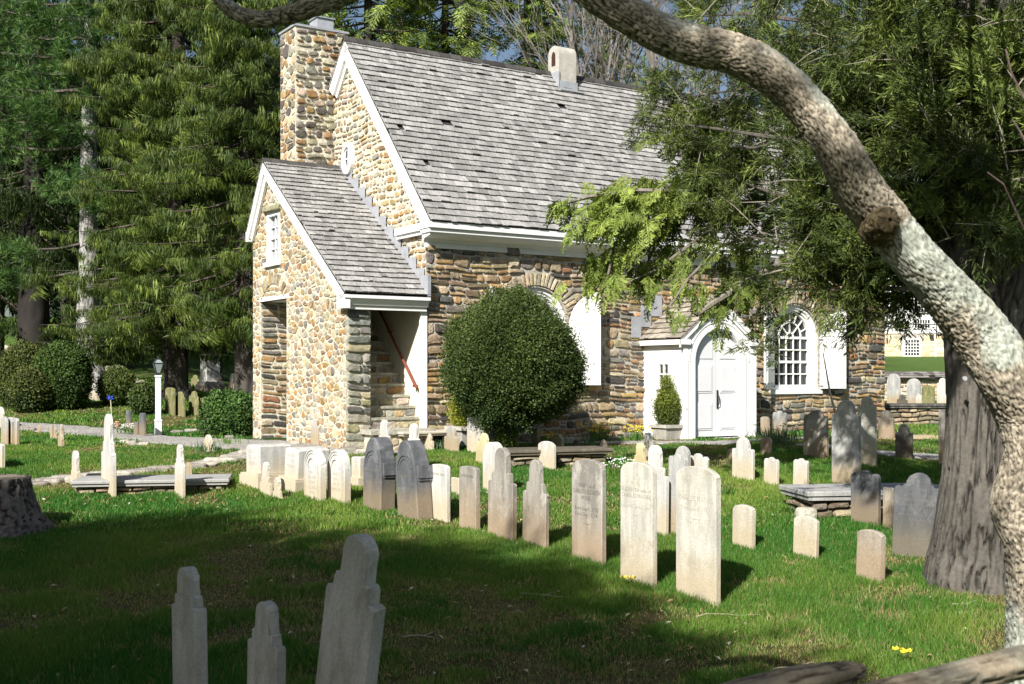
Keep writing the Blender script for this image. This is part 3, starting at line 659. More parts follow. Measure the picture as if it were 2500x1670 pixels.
# reveal of the doorway: courses facing the front
RV=rec[1]
mb.face([(U0,RV,-.5),(0,RV,-.5),(0,RV,rec[2]),(U0,RV,rec[2])],MORT_G); masonry(mb,fF(RV),-.1,rec[2],lambda z:[(U0+.0,-.02)],PAL_S,(.08,.18),(.18,.5),.035,.02)
mb.face([(U0,rec[0],-.5),(0,rec[0],-.5),(0,rec[0],rec[2]),(U0,rec[0],rec[2])],MORT_G); mb.face([(-.01,rec[0],-.5),(-.01,rec[1],-.5),(-.01,rec[1],rec[2]),(-.01,rec[0],rec[2])],MORT_G)
# left end
mb.face([(U0,VM,-.6),(0,VM,-.6),(0,VM,zw(VM)),(U0,VM,zw(VM))],MORT_G)
mb.build('wing_gable_wall',M_stone,CH)
mb=MB(); mb.box(U0+.02,-.02,rec[0]+.003,rec[1]-.003,rec[2]-.05,rec[2]); mb.box(U0-.02,U0+.13,rec[0]-.06,rec[1]+.05,rec[2]-.05,rec[2]+.03); mb.build('passage_lintel',M_white,CH)
mb=MB(); T=Matrix.Translation((U0+.55,3.3,.02))@Matrix.Rotation(R(-22),4,'Y'); mb.box(-.7,.45,-.6,.6,-.03,.03,(.2,.28,.25),0,T); mb.box(-.7,.45,-.03,.03,.03,.06,(.2,.28,.25),0,T); mb.build('cellar_hatch',plain('green_paint',(.17,.24,.22),.5),CH)
# upper sash window
mb=MB(); a0,a1,z0,z1=ww
for x,y,p,q in((a0,a0+.09,z0,z1),(a1-.09,a1,z0,z1)): mb.box(U0-.01,U0+.08,x,y,p,q)
mb.box(U0-.01,U0+.08,a0+.09,a1-.09,z1-.09,z1); mb.box(U0-.06,U0+.1,a0-.06,a1+.06,z0-.05,z0+.04); mb.box(U0+.0,U0+.07,a0+.09,a1-.09,z0+.04,z0+.09)
g=mb.build('sash_window',M_white,CH)
mb=MB(); m=(z0+z1)/2
mb.box(U0+.03,U0+.07,a0+.09,a1-.09,m-.025,m+.025); mb.box(U0+.035,U0+.06,(a0+a1)/2-.012,(a0+a1)/2+.012,z0+.09,z1-.09)
for z in(z0+.09+(m-z0-.09)/2,m+(z1-.09-m)/2): mb.box(U0+.035,U0+.06,a0+.09,a1-.09,z-.012,z+.012)
mb.build('muntins',M_white,g)
mb=MB(); mb.box(U0+.08,U0+.09,a0,a1,z0,z1,(.3,.3,.3)); mb.build('pane',plain('pale_glass',(.22,.25,.28),.08,2,.1,0,.6),g)
# pier beside the stair
mb=MB(); pu=-1.09; mb.box(U0+.003,pu,0.003,.48,-.5,2.36,MORT_G)
masonry(mb,fF(0),-.05,2.36,lambda z:[(U0,pu)],PAL_P,(.10,.2),(.2,.46),.03,.028,None,.2,.3); mb.build('stair_pier',M_stone,CH)
# stair well: plaster wall on the right, back, stone on the left
mb=MB(); mb.box(-.10,-.012,-.02,2.62,.25,2.62); mb.face([(-.1,2.63,.2),(pu-.3,2.63,.2),(pu-.3,2.63,4.4),(-.1,2.63,4.4)],(.8,.8,.8))
mb.build('stair_wall',M_cream,CH)
mb=MB(); mb.face([(pu-.02,.48,0),(pu-.02,2.6,0),(pu-.02,2.6,4.5),(pu-.02,.48,2.6)],MORT_S); mb.build('stair_left_wall',M_stone,CH)
mb=MB(); mb.box(-.125,-.0,-.045,.02,-.1,2.38); mb.build('door_post',M_white,CH)
mb=MB(); z=.30; v=-.34
mb.box(-1.28,-.02,-.42,.12,.22,.30,(.40,.39,.33)); mb.box(-1.22,-.05,-.36,.1,-.4,.22,MORT_G); masonry(mb,fF(-.36),-.1,.22,lambda z:[(-1.22,-.05)],PAL_G,(.1,.16),(.15,.35),.03,.015)
for k in range(11):
    zz=.30+.195*k; vv=.0+.205*k; zt=zz+.195
    mb.box(pu,-.10,vv+.02,vv+.35,zz-.05,zt-.045,MORT_S); masonry(mb,fF(vv+.02),zz,zt-.05,lambda z:[(pu,-.10)],PAL_G,(.08,.16),(.15,.4),.025,.012,None,0)
    mb.box(pu,-.10,vv-.01,vv+.30,zt-.044,zt,(.36,.35,.28))
mb.build('stone_steps',M_stone,CH)
mb=MB(); mb.tube([(-.19,-.02,1.0),(-.19,.06,1.06),(-.19,1.55,2.53),(-.19,2.4,3.35)],[.024]*4,8); mb.box(-.2,-.1,.1,.13,1.02,1.06); mb.box(-.2,-.1,1.1,1.13,2.02,2.05); mb.build('handrail',M_rail,CH)
# wing roof and trim
mb=MB(); uo=U0-.12; ul=-.02-uo
va=-.2; za=5.44-.735*(3.61-va); d=Vector((0,3.61-va,5.44-za)); shingles(mb,(uo,va,za),(1,0,0),d,ul,d.length,.168,(.08,.22),((.21,.205,.20),(.35,.345,.335)),.004)
vb=VM+.1; zb=5.44-1.45*(vb-3.61); d=Vector((0,3.61-vb,5.44-zb)); shingles(mb,(uo,vb,zb),(1,0,0),d,ul,d.length,.168,(.08,.22))
ridgecap(mb,(uo-.01,3.61,5.46),(-.02,3.61,5.46),.12,n=9)
mb.build('wing_roof',M_shingle,CH)
mb=MB()
for u_,t in((uo,.15),(uo+.05,.24)): slopebox(mb,u_,u_+.05,-.16,5.39-.735*(3.61+.16),3.605,5.385,t); slopebox(mb,u_,u_+.05,3.615,5.385,VM+.08,5.39-1.45*(VM+.08-3.61),t)
mb.box(uo,U0-.01,-.19,.12,2.37,2.60); mb.box(uo,U0-.01,VM-.02,VM+.1,3.93,4.13)
mb.box(uo,-.02,-.21,-.02,2.545,2.60); mb.prism([(-.19,2.543),(-.05,2.543),(-.05,2.43),(-.13,2.43)],lambda a,b,h:(h,a,b),uo+.01,-.03); mb.box(uo+.02,-.04,-.10,-.02,2.36,2.428)
mb.build('wing_trim',M_white,CH)
mb=MB()   # stepped lead flashing where the wing roof meets the gable
k=0; v=.0
while v<3.3:
    s=.30; z0=5.44-.735*(3.61-v)-.02; z1=z0+.22+.735*s*.55
    mb.face([(-.036-.001*(k%2),v,z0),(-.036,v+s,z0+.735*s),(-.036,v+s,z1+.04),(-.036,v,z1+.04)],(.5,.5,.5)); v+=s; k+=1
mb.box(-.08,-.02,-.22,.05,2.62,3.0); mb.build('wing_flashing',M_lead,CH)
# ================================================================ gravestones
def stonemat(name,c0,c1,stain,top=0.0,lich=(.3,.3,.26),lamt=.35,hs=.10,lens=5):
    m,n,p=newmat(name); tc=n.nodes.new('ShaderNodeTexCoord').outputs['Object']; oi=n.nodes.new('ShaderNodeObjectInfo')
    ad=n.nodes.new('ShaderNodeVectorMath'); ad.operation='ADD'; n.links.new(tc,ad.inputs[0]); sc=n.nodes.new('ShaderNodeVectorMath'); sc.operation='SCALE'; sc.inputs[3].default_value=37; n.links.new(oi.outputs['Random'],sc.inputs[0]); n.links.new(sc.outputs[0],ad.inputs[1]); co=ad.outputs[0]
    a=noise(n,7,5,.65,co,(1.2,1.2,.28)); b=noise(n,3.2,5,.7,co); c=mix(n,ramp(n,a.outputs[0],[(.38,0.),(.60,1.)]).outputs[0],c0,c1)
    d=noise(n,lens,7,.75,co,(1,1,.7)); c=mix(n,ramp(n,d.outputs[0],[(.53,0.),(.62,lamt)]).outputs[0],c,lich)
    sx=n.nodes.new('ShaderNodeSeparateXYZ'); n.links.new(tc,sx.inputs[0])
    mr=n.nodes.new('ShaderNodeMath'); mr.operation='MULTIPLY_ADD'; n.links.new(b.outputs[0],mr.inputs[0]); mr.inputs[1].default_value=-.35; n.links.new(sx.outputs[2],mr.inputs[2])
    mr.inputs[2].default_value=0; r=ramp(n,mr.outputs[0],[(0,.8),(1,0.)]); r.color_ramp.elements[0].position=0; r.color_ramp.elements[1].position=max(.01,hs+.16); 
    c=mix(n,r.outputs[0],c,stain)
    g=noise(n,60,3,.6,co); c=mix(n,1.,c,ramp(n,g.outputs[0],[(.3,.86),(.7,1.12)]).outputs[0],'MULTIPLY')
    n.links.new(c,p.inputs['Base Color']); p.inputs['Roughness'].default_value=.8; p.inputs['Specular IOR Level'].default_value=.3
    n.links.new(bump(n,noise(n,25,6,.7,co).outputs[0],.45,.01),p.inputs['Normal']); return m
GM={'white':stonemat('white_marble',(.56,.55,.52),(.40,.395,.38),(.45,.38,.26),lich=(.38,.38,.35),lamt=.3),
'warm':stonemat('buff_marble',(.52,.505,.445),(.37,.36,.315),(.40,.33,.22),lich=(.30,.28,.2),lamt=.5,hs=.16),
'grey':stonemat('grey_marble',(.40,.40,.385),(.27,.275,.275),(.34,.26,.15),lich=(.5,.5,.47),lamt=.4,hs=.12),
'tan':stonemat('tan_stone',(.33,.31,.27),(.20,.19,.17),(.30,.22,.14),lich=(.48,.47,.42),lamt=.55,hs=.25),
'blue':stonemat('blue_grey_granite',(.115,.12,.13),(.07,.074,.082),(.22,.17,.11),lich=(.26,.27,.28),lamt=.35,hs=.07),
'slate':stonemat('slate',(.10,.105,.115),(.065,.07,.075),(.14,.12,.085),lich=(.20,.20,.19),lamt=.5,hs=.08),
'moss':stonemat('mossy_stone',(.23,.22,.10),(.12,.13,.05),(.2,.18,.09),lich=(.34,.33,.22),lamt=.8,lens=9),
'yellow':stonemat('yellow_stone',(.56,.55,.34),(.47,.46,.28),(.4,.33,.18),lamt=.3),
'dark':stonemat('dark_stone',(.10,.095,.085),(.05,.05,.048),(.12,.1,.07),lamt=.4)}
M_ink=plain('incised_letters',(.28,.26,.21),.9); M_ink2=plain('dark_letters',(.125,.12,.11),.9); M_ink3=plain('worn_letters',(.36,.34,.30),.9)
GM['ledge']=stonemat('ledger_stone',(.36,.36,.35),(.25,.25,.25),(.3,.3,.29),lamt=.4,hs=-.2)
def arcs(c,r0,r1,a0,a1,n): return [(c[0]+r0*math.cos(a0+(a1-a0)*k/n),c[1]+r1*math.sin(a0+(a1-a0)*k/n)) for k in range(n+1)]
def outline(sh,W,h):
    w=W/2; pi=math.pi
    if sh=='flat': top=[(w,h-.02*W),(w*.9,h),(-w*.9,h),(-w,h-.02*W)]
    elif sh=='arch': r=.17*W; top=[(w,h-r-.01)]+arcs((0,h-r),w*.98,r,0.05,pi-.05,14)+[(-w,h-r-.01)]
    elif sh=='low': r=.07*W; top=[(w,h-r)]+arcs((0,h-r),w*.97,r,0.1,pi-.1,10)+[(-w,h-r)]
    elif sh=='round': r=min(w,h*.6); top=arcs((0,h-r),w,r,0,pi,20)
    elif sh=='gothic':
        top=[(w,h-1.05*W)]+[(w*math.cos(t)**.85,h-1.05*W+1.05*W*math.sin(t)) for t in [k*pi/2/10 for k in range(1,10)]]+[(0,h)]; top=top+[(-a,b) for a,b in top[::-1][1:]]
    elif sh=='tymp':   # shoulders with small rounds, cove, round head
        s=h-.42*W; r=.30*W; q=[(w,s-.05*W)]+arcs((w-.07*W,s-.05*W),.07*W,.07*W,0,pi*.85,5)+[(w-.17*W,s+.0*W),(r*1.02,s+.04*W)]+arcs((0,h-r),r,r,0.05,pi/2,8)
        top=q+[(-a,b) for a,b in q[::-1][1:]]
    elif sh=='step':   # stepped shoulders, narrow round head
        s=h-.80*W; r=.24*W; q=[(w,s-.02*W)]+arcs((w-.06*W,s-.02*W),.06*W,.06*W,.1,pi/2,3)+[(w-.12*W,s+.04*W),(w-.145*W,s+.0*W),(w-.155*W,s+.20*W)]+arcs((w-.20*W,s+.20*W),.045*W,.05*W,.1,pi/2,3)+[(r*1.07,s+.25*W),(r*1.02,s+.24*W),(r*1.0,s+.43*W)]+arcs((0,h-r),r,r*.95,0,pi/2,7)
        top=q+[(-a,b) for a,b in q[::-1][1:]]
    elif sh=='triple':
        s=h-.16*W; q=arcs((w-.13*W,s-.06*W),.13*W,.13*W,0,pi*.72,6)+[(w-.26*W,s-.02*W)]+arcs((0,h-.19*W),.21*W,.19*W,.35,pi/2,6); top=q+[(-a,b) for a,b in q[::-1][1:]]
    elif sh=='crown':  # big round head between small balls
        s=h-.36*W; q=arcs((w-.085*W,s-.02*W),.085*W,.085*W,-.2,pi*.75,6)+arcs((w-.235*W,s+.03*W),.075*W,.08*W,.4,pi*.8,4)+arcs((0,h-.29*W),.265*W,.29*W,0,pi/2,9); top=q+[(-a,b) for a,b in q[::-1][1:]]
    elif sh=='worn':
        q=[(w,h-.30*W),(w*.93,h-.20*W),(w*.7,h-.22*W),(w*.55,h-.06*W),(w*.2,h),(-w*.25,h-.02*W),(-w*.45,h-.10*W),(-w*.66,h-.16*W),(-w*.9,h-.17*W),(-w,h-.28*W)]; top=q
    elif sh=='broken': top=[(w,h-.9*W),(w*.6,h-.5*W),(w*.35,h-.1*W),(0,h),(-w*.3,h-.12*W),(-w*.5,h-.3*W),(-w,h-.45*W)]
    return [(-w,-.35),(w,-.35)]+top
RZ=math.atan2(-D1.x*1.0,D1.y)   # face normals look along the church's long axis
def slab(sh,W,h,T,edge=.008,wob=.0055):
    P=outline(sh,W,h); n=len(P); I=inset(P,edge); vs=[]
    for poly,y in((I,-T/2),(P,-T/2+edge),(P,T/2-edge),(I,T/2)):
        vs+=[(a+random.uniform(-wob,wob)*(b>-.1),y+(random.uniform(-wob,wob) if 0 else 0),b) for a,b in poly]
    fs=[tuple(range(n)),tuple(range(4*n-1,3*n-1,-1))]
    for r in range(3):
        for i in range(n): k=(i+1)%n; fs.append((r*n+i,(r+1)*n+i,(r+1)*n+k,r*n+k))
    return vs,fs
def text_mesh(body,width,size,parent,y,z,mat,depth=.0012):
    cu=bpy.data.curves.new('inscription','FONT'); cu.body=body; cu.align_x='CENTER'; cu.size=size; cu.space_line=1.0; cu.extrude=depth; cu.resolution_u=1
    o=bpy.data.objects.new('tmp',cu); COL.objects.link(o); bpy.context.view_layer.update()
    me=bpy.data.meshes.new_from_object(o.evaluated_get(bpy.context.evaluated_depsgraph_get())); bpy.data.objects.remove(o); bpy.data.curves.remove(cu)
    xs=[v.co.x for v in me.vertices]; k=min(1,width/(max(xs)-min(xs)+1e-6)) if xs else 1
    for v in me.vertices: a,b,c=v.co; v.co=(a*k,y-c,z+b)
    me.materials.clear(); me.materials.append(mat); q=bpy.data.objects.new('inscription',me); COL.objects.link(q); q.parent=parent; return q
GRASS_CLEAR=[]
def grave(xl,xr,xs,yt,yb,sh,mat,label,lean=0,tip=0,group='gravestones in the churchyard',cat='gravestone',text=None,yaw=None,W=None,T=None,name='gravestone',y=None):
    Nn=G(xr,yb) if y is None else A(xr,yb,y); rl=(xl-CX)/F; rs=(xs-CX)/F
    if yaw is None: yaw=random.uniform(-2.5,2.5)
    a=RZ+R(yaw); Xd=Vector((math.cos(a),math.sin(a),0)); Yd=Vector((-Xd.y,Xd.x,0))
    den=(-Xd.x+Xd.y*rl) ; w=(rl*Nn.y-Nn.x)/den if abs(den)>.05 else .4
    w=W or min(max(w,.12),.9)
    t=(rs*Nn.y-Nn.x)/(Yd.x-Yd.y*rs); t=T or min(max(t,.05),.8)
    c=Nn-Xd*(w/2)+Yd*(t/2); dz=c.y; top=CZ+(HY-yt)/F*dz; gz=min(float(H(c.x,c.y)),Nn.z) if y is None else Nn.z; h=max(top-gz,.1)
    if lean: h=h/math.cos(R(lean))
    vs,fs=slab(sh,w,h,t,edge=.006 if t<.2 else .015); mb=MB(); mb.mesh(vs,fs); o=mb.build(name,GM[mat]); o.location=(c.x,c.y,gz)
    o.rotation_euler=(Matrix.Rotation(a,4,'Z')@Matrix.Rotation(R(lean),4,'Y')@Matrix.Rotation(R(tip),4,'X')).to_euler()
    tag(o,label,cat,group)
    for body,k,z,ws,ik in(text or []): text_mesh(body,w*ws,w*k,o,-t/2-.0005,h*z,ik)
    o['_w']=w; o['_t']=t; o['_h']=h
    return o
g=grave
# --- the long row in front
g(1650,1748,1760,1138,1484,'arch','warm','tall buff gravestone with arched top, rightmost of the front row',0,0,yaw=0,text=[('CHARLES MOORE.',.125,.745,.84,M_ink3),('Died Jan. 4. 1770.',.105,.675,.80,M_ink3),('\u2014\u2014',.10,.60,.2,M_ink)])
g(1514,1592,1605,1128,1440,'arch','warm','tall buff arched gravestone with a dark smudge, second from right in the front row',0,0,yaw=0,text=[('ELIZABETH wife of\nCHARLES MOORE',.115,.76,.92,M_ink),('Died 1757, aged 62 years',.095,.63,.92,M_ink3),('\u2014\u2014',.1,.56,.2,M_ink)])
g(1396,1469,1481,1121,1386,'arch','tan','brown-stained arched gravestone with five lines of lettering, third from the right of the front row',0,0,yaw=0,text=[('HENRY Son of\nCHARLES & ELIZABETH\nMOORE.',.125,.73,.90,M_ink2),('Born Jan. 1. 1735\nDied Sept. 1768.',.115,.51,.84,M_ink2),('\u2014\u2014',.12,.37,.22,M_ink2)])
g(1275,1331,1340,1120,1345,'step','tan','narrow tan gravestone with stepped shoulders, fourth from the right of the front row',1)
g(1190,1250,1262,1091,1328,'step','tan','tall streaked grey gravestone with high round head, fifth from right in the front row',1)
g(1121,1161,1173,1138,1299,'low','tan','plain dark grey block-shaped gravestone with a nearly flat top in the front row',0,text=[('GEORGE WARD',.12,.83,.8,M_ink2)])
g(1052,1090,1100,1133,1275,'low','white','white veined marble gravestone with nearly flat top beside the leaning dark monument',0,text=[('EDWARD WARD',.13,.80,.8,M_ink)])
for (xl,xr,xs,yt,yb,ln,tx,lb) in((885,928,952,1067,1250,1.5,'JOHN V. MOORE','dark blue-grey round-headed monument with side blocks, standing nearly upright'),(971,1020,1041,1076,1272,-6.5,'ELIZABETH','dark blue-grey round-headed monument leaning to the left against its twin')):
    o=g(xl,xr,xs,yt,yb,'gothic','blue',lb,ln,0,yaw=3,T=.22,text=[(tx,.13,.52,.8,M_ink2),('Died March 16. 1863',.09,.42,.8,M_ink2)])
    w,t,h=o['_w'],o['_t'],o['_h']; mb=MB(); z=h*.60
    mb.box(-w/2-.035,w/2+.035,-t/2+.03,t/2+.02,z-.09,z+.06); mb.box(-w/2-.02,w/2+.02,-t/2+.04,t/2+.01,z-.12,z-.09); mb.build('side_block',GM['blue'],o)
    mb=MB(); c=(0,h-.62*w)
    mb.arc(0,h-w*.72,w*.33,w*.37,0,math.pi,lambda a,b,q:(a,-t/2-q,b),0,.012,16); mb.arc(0,h-w*.72,w*.24,w*.26,0,math.pi,lambda a,b,q:(a,-t/2-q,b),0,.008,16); mb.build('arched_moulding',GM['blue'],o)
for (xl,xr,xs,yt,yb,lb,tx) in((743,781,797,1094,1227,'cream marble gravestone with moulded round arch, left of a matching pair','MARY\nDAUGHTER\nOF WM\n& ELIZABETH\nMOORE'),(800,840,857,1097,1233,'cream marble gravestone with moulded round arch, right of a matching pair','CHARLES\nHENRY\nSON OF\nWM MOORE')):
    o=g(xl,xr,xs,yt,yb,'round','white',lb,0,0,yaw=2,text=[(tx,.14,.52,.55,M_ink3)]); w,t,h=o['_w'],o['_t'],o['_h']
    for q0,q1,d in((.44,.47,.012),(.36,.38,.010),(.22,.25,.014)):
        mb=MB(); f_=lambda a,b,q:(a,-t/2-q,b); zc=h-w/2
        mb.arc(0,zc,w*q0,w*q1,0,math.pi,f_,0,d,16)
        if q0>.3:
            for sg in(-1,1): mb.box(*sorted((sg*w*q0,sg*w*q1)),-t/2-d,-t/2,.05,zc)
        mb.build('arched_moulding',GM['white'],o)
for (xl,xr,xs,yt,yb,lb,ln) in((601,634,675,1084,1192,'thick white marble block marker on a plinth, left of two beside the path',-1),(692,724,774,1092,1204,'thick white marble block marker on a plinth leaning right, behind the moulded pair',4)):
    o=g(xl,xr,xs,yt,yb,'low','white',lb,ln,0,yaw=6,T=.50,text=[('SACRED\nTO THE\nMEMORY',.2,.80,.6,M_ink3)]); w,t,h=o['_w'],o['_t'],o['_h']
    mb=MB(); mb.box(-w/2-.09,w/2+.07,-t/2-.06,t/2+.06,-.35,.17); mb.box(-w/2-.07,w/2+.05,-t/2-.05,t/2+.05,.17,.20); mb.build('plinth',GM['white'],o)
g(634,658,665,1127,1213,'step','white','small white gravestone with stepped head in front of the left block marker',0)
g(663,684,690,1164,1221,'step','white','tiny white footstone with a knob head beside the shadow on the second block marker',0)
o=g(857,877,892,1114,1188,'low','white','white block marker behind the cream pair, half hidden by the dark leaning monument',0,T=.3,yaw=4); w,t,h=o['_w'],o['_t'],o['_h']; mb=MB(); mb.box(-w/2-.05,w/2+.05,-t/2-.04,t/2+.04,-.35,.12); mb.build('plinth',GM['white'],o)
g(1028,1046,1051,1159,1210,'round','white','low white rounded stone peeping out right of the leaning dark monument',0,T=.14)
g(1101,1119,1121,1166,1212,'flat','white','low white square stone between the veined marble stone and the dark block stone',0)
g(919,953,959,1024,1124,'step','white','pale stepped-head gravestone by the stair, behind the upright dark monument',0)
g(990,1025,1030,1032,1158,'step','white','tall pale stepped-head gravestone right of the stair, behind the leaning monument',0)
g(1032,1054,1057,1057,1102,'tymp','white','short pale gravestone before the table tomb next to the stair',0)
g(1084,1115,1119,1039,1106,'tymp','grey','grey gravestone with dark weathered crown in front of the table tomb and purple flowers',0)
g(758,776,781,1022,1089,'tymp','grey','bluish grey gravestone close to the sunlit wing wall, casting a jagged shadow on it',0)
g(784,796,798,1083,1099,'worn','grey','little broken slab at the foot of the wing wall',8); g(806,822,824,1083,1099,'round','grey','little rounded slab tilting at the foot of the wing wall',-10)
g(1140,1176,1182,985,1110,'tymp','white','tall pale gravestone half under the clipped round tree',0)
g(1160,1190,1193,1057,1138,'tymp','yellow','leaning yellowish gravestone with curved shoulders left of the white egg-shaped stone',7)
o=g(1178,1212,1216,1079,1208,'round','white','smooth white egg-headed gravestone on a flat base',0,T=.13); w,t,h=o['_w'],o['_t'],o['_h']; mb=MB(); mb.box(-w/2-.08,w/2+.12,-t/2-.09,t/2+.09,-.3,.035); mb.build('base_slab',GM['white'],o)
g(1298,1312,1316,1046,1096,'flat','grey','narrow pale slab against the church wall under the clipped tree',0)
g(1313,1351,1358,1077,1149,'arch','white','pale round-shouldered gravestone in front of the dark ledger tomb',0)
g(1347,1371,1378,1060,1102,'worn','white','weathered buff gravestone with ragged top behind the dark ledger tomb',0)
g(1394,1414,1417,1074,1102,'tymp','dark','small blackish footstone behind the ledger tomb, left of two',0); g(1460,1481,1485,1073,1100,'tymp','dark','small blackish footstone behind the ledger tomb, right of two',0)
g(1543,1578,1582,1080,1150,'step','yellow','yellow-tinted stepped gravestone behind the buff arched ones',0)
g(1565,1594,1597,1056,1140,'tymp','grey','grey gravestone peeping out behind the yellow-tinted one',0)
g(1564,1624,1632,1085,1313,'step','white','tall pale gravestone with sweeping curved shoulders right behind the front row',1)
g(1631,1672,1675,1108,1318,'triple','grey','tall grey scalloped gravestone largely hidden behind the nearest buff stone',0)
g(1648,1681,1684,1089,1190,'round','grey','round-headed gravestone with black streaked crown behind the front row',0)
g(1677,1726,1729,1107,1190,'triple','white','pale three-lobed gravestone just above the nearest buff stone',0)
# --- right side
g(1787,1835,1845,1232,1345,'arch','warm','short cream arched gravestone, first of three small ones in the sunny grass at right',1)
g(1935,1991,1999,1259,1370,'arch','warm','short cream arched gravestone with a rock behind it, middle of three small ones',2)
g(2088,2150,2161,1293,1428,'arch','tan','short olive-stained arched gravestone, rightmost of three small ones, near the big cedar',2)
g(2077,2143,2151,1148,1286,'triple','blue','blue-grey three-lobed gravestone in front of the flat ledger tomb',0,yaw=4)
g(2177,2296,2308,1154,1368,'crown','slate','broad dark slate gravestone with round head and ball shoulders beside the big cedar trunk',2,0,yaw=28,T=.07,text=[('In Memory of\nTORRIS MATTSON\nwho departed this\nlife June 3. 1776.\nin the 65th Year\nof his Age.',.105,.72,.84,M_ink2)])
g(2163,2176,2177,1190,1292,'flat','tan','slim edge-on stone between the blue-grey and the slate gravestones',0,T=.05)
g(1787,1837,1841,1067,1178,'tymp','white','pale gravestone with shouldered round head, in the lawn below the white door',0); g(1779,1788,1790,1095,1121,'round','grey','tiny knob of a footstone left of the pale gravestone below the white door',0)
g(1864,1896,1902,1116,1191,'triple','white','small pale scalloped gravestone, left of two alike',1); g(1935,1968,1974,1119,1202,'triple','white','small pale scalloped gravestone, right of two alike',2)
g(1856,1880,1883,1067,1112,'arch','tan','little mottled arched stone in the grass by the porch',0)
o=g(1961,2018,2023,1001,1120,'worn','tan','stained gravestone crossed by a white diagonal patch below the open shutter',0,yaw=6); w,t,h=o['_w'],o['_t'],o['_h']; mb=MB()
P=[(-w*.49,h*.12),(-w*.49,h*.30),(-w*.2,h*.38),(w*.1,h*.52),(w*.49,h*.66),(w*.49,h*.55),(w*.1,h*.42),(-w*.2,h*.24)]; mb.prism(P,lambda a,b,q:(a,-t/2-q,b),0,.004,bev=.003); mb.build('white_patch',GM['white'],o)
g(2030,2096,2103,977,1194,'tymp','grey','very tall blue-grey gravestone with round head at centre right, on a patched base',0)
g(2093,2136,2140,968,1142,'tymp','warm','tall buff gravestone standing right behind the very tall blue-grey one',0)
g(2144,2181,2184,1002,1073,'tymp','tan','brownish gravestone with pink flowers at its foot near the church corner',-1)
g(2185,2225,2228,1035,1123,'tymp','dark','dark shouldered gravestone standing alone between church corner and cedar trunk',0)
g(2291,2312,2316,1000,1136,'flat','tan','tan stone cut off by the left edge of the cedar trunk',0)
g(1886,1917,1920,1003,1077,'triple','grey','speckled grey scalloped gravestone under the arched window',0); g(1857,1876,1879,1017,1070,'arch','tan','low stone in the shadow beside the porch',-2)
# --- behind, right of the church
for a in((2165,2196,2199,912,987,'round','grey','grey round-headed gravestone right behind the church corner'),(2213,2245,2249,924,993,'round','grey','grey round-headed gravestone before the shingled wall, second from the church corner'),(2236,2250,2251,962,994,'tymp','white','small pale stone in front of the second round-headed one'),(2250,2280,2283,940,995,'triple','moss','greenish shouldered gravestone before the shingled wall'),(2287,2313,2316,923,997,'tymp','white','pale tall-headed gravestone by the cedar trunk, before the shingled wall'),(2246,2262,2264,935,975,'round','white','white fragment peeping between gravestones before the shingled wall')): g(*a)
g(2189,2214,2216,963,996,'tymp','dark','small black gravestone silhouetted above the table tomb at right')
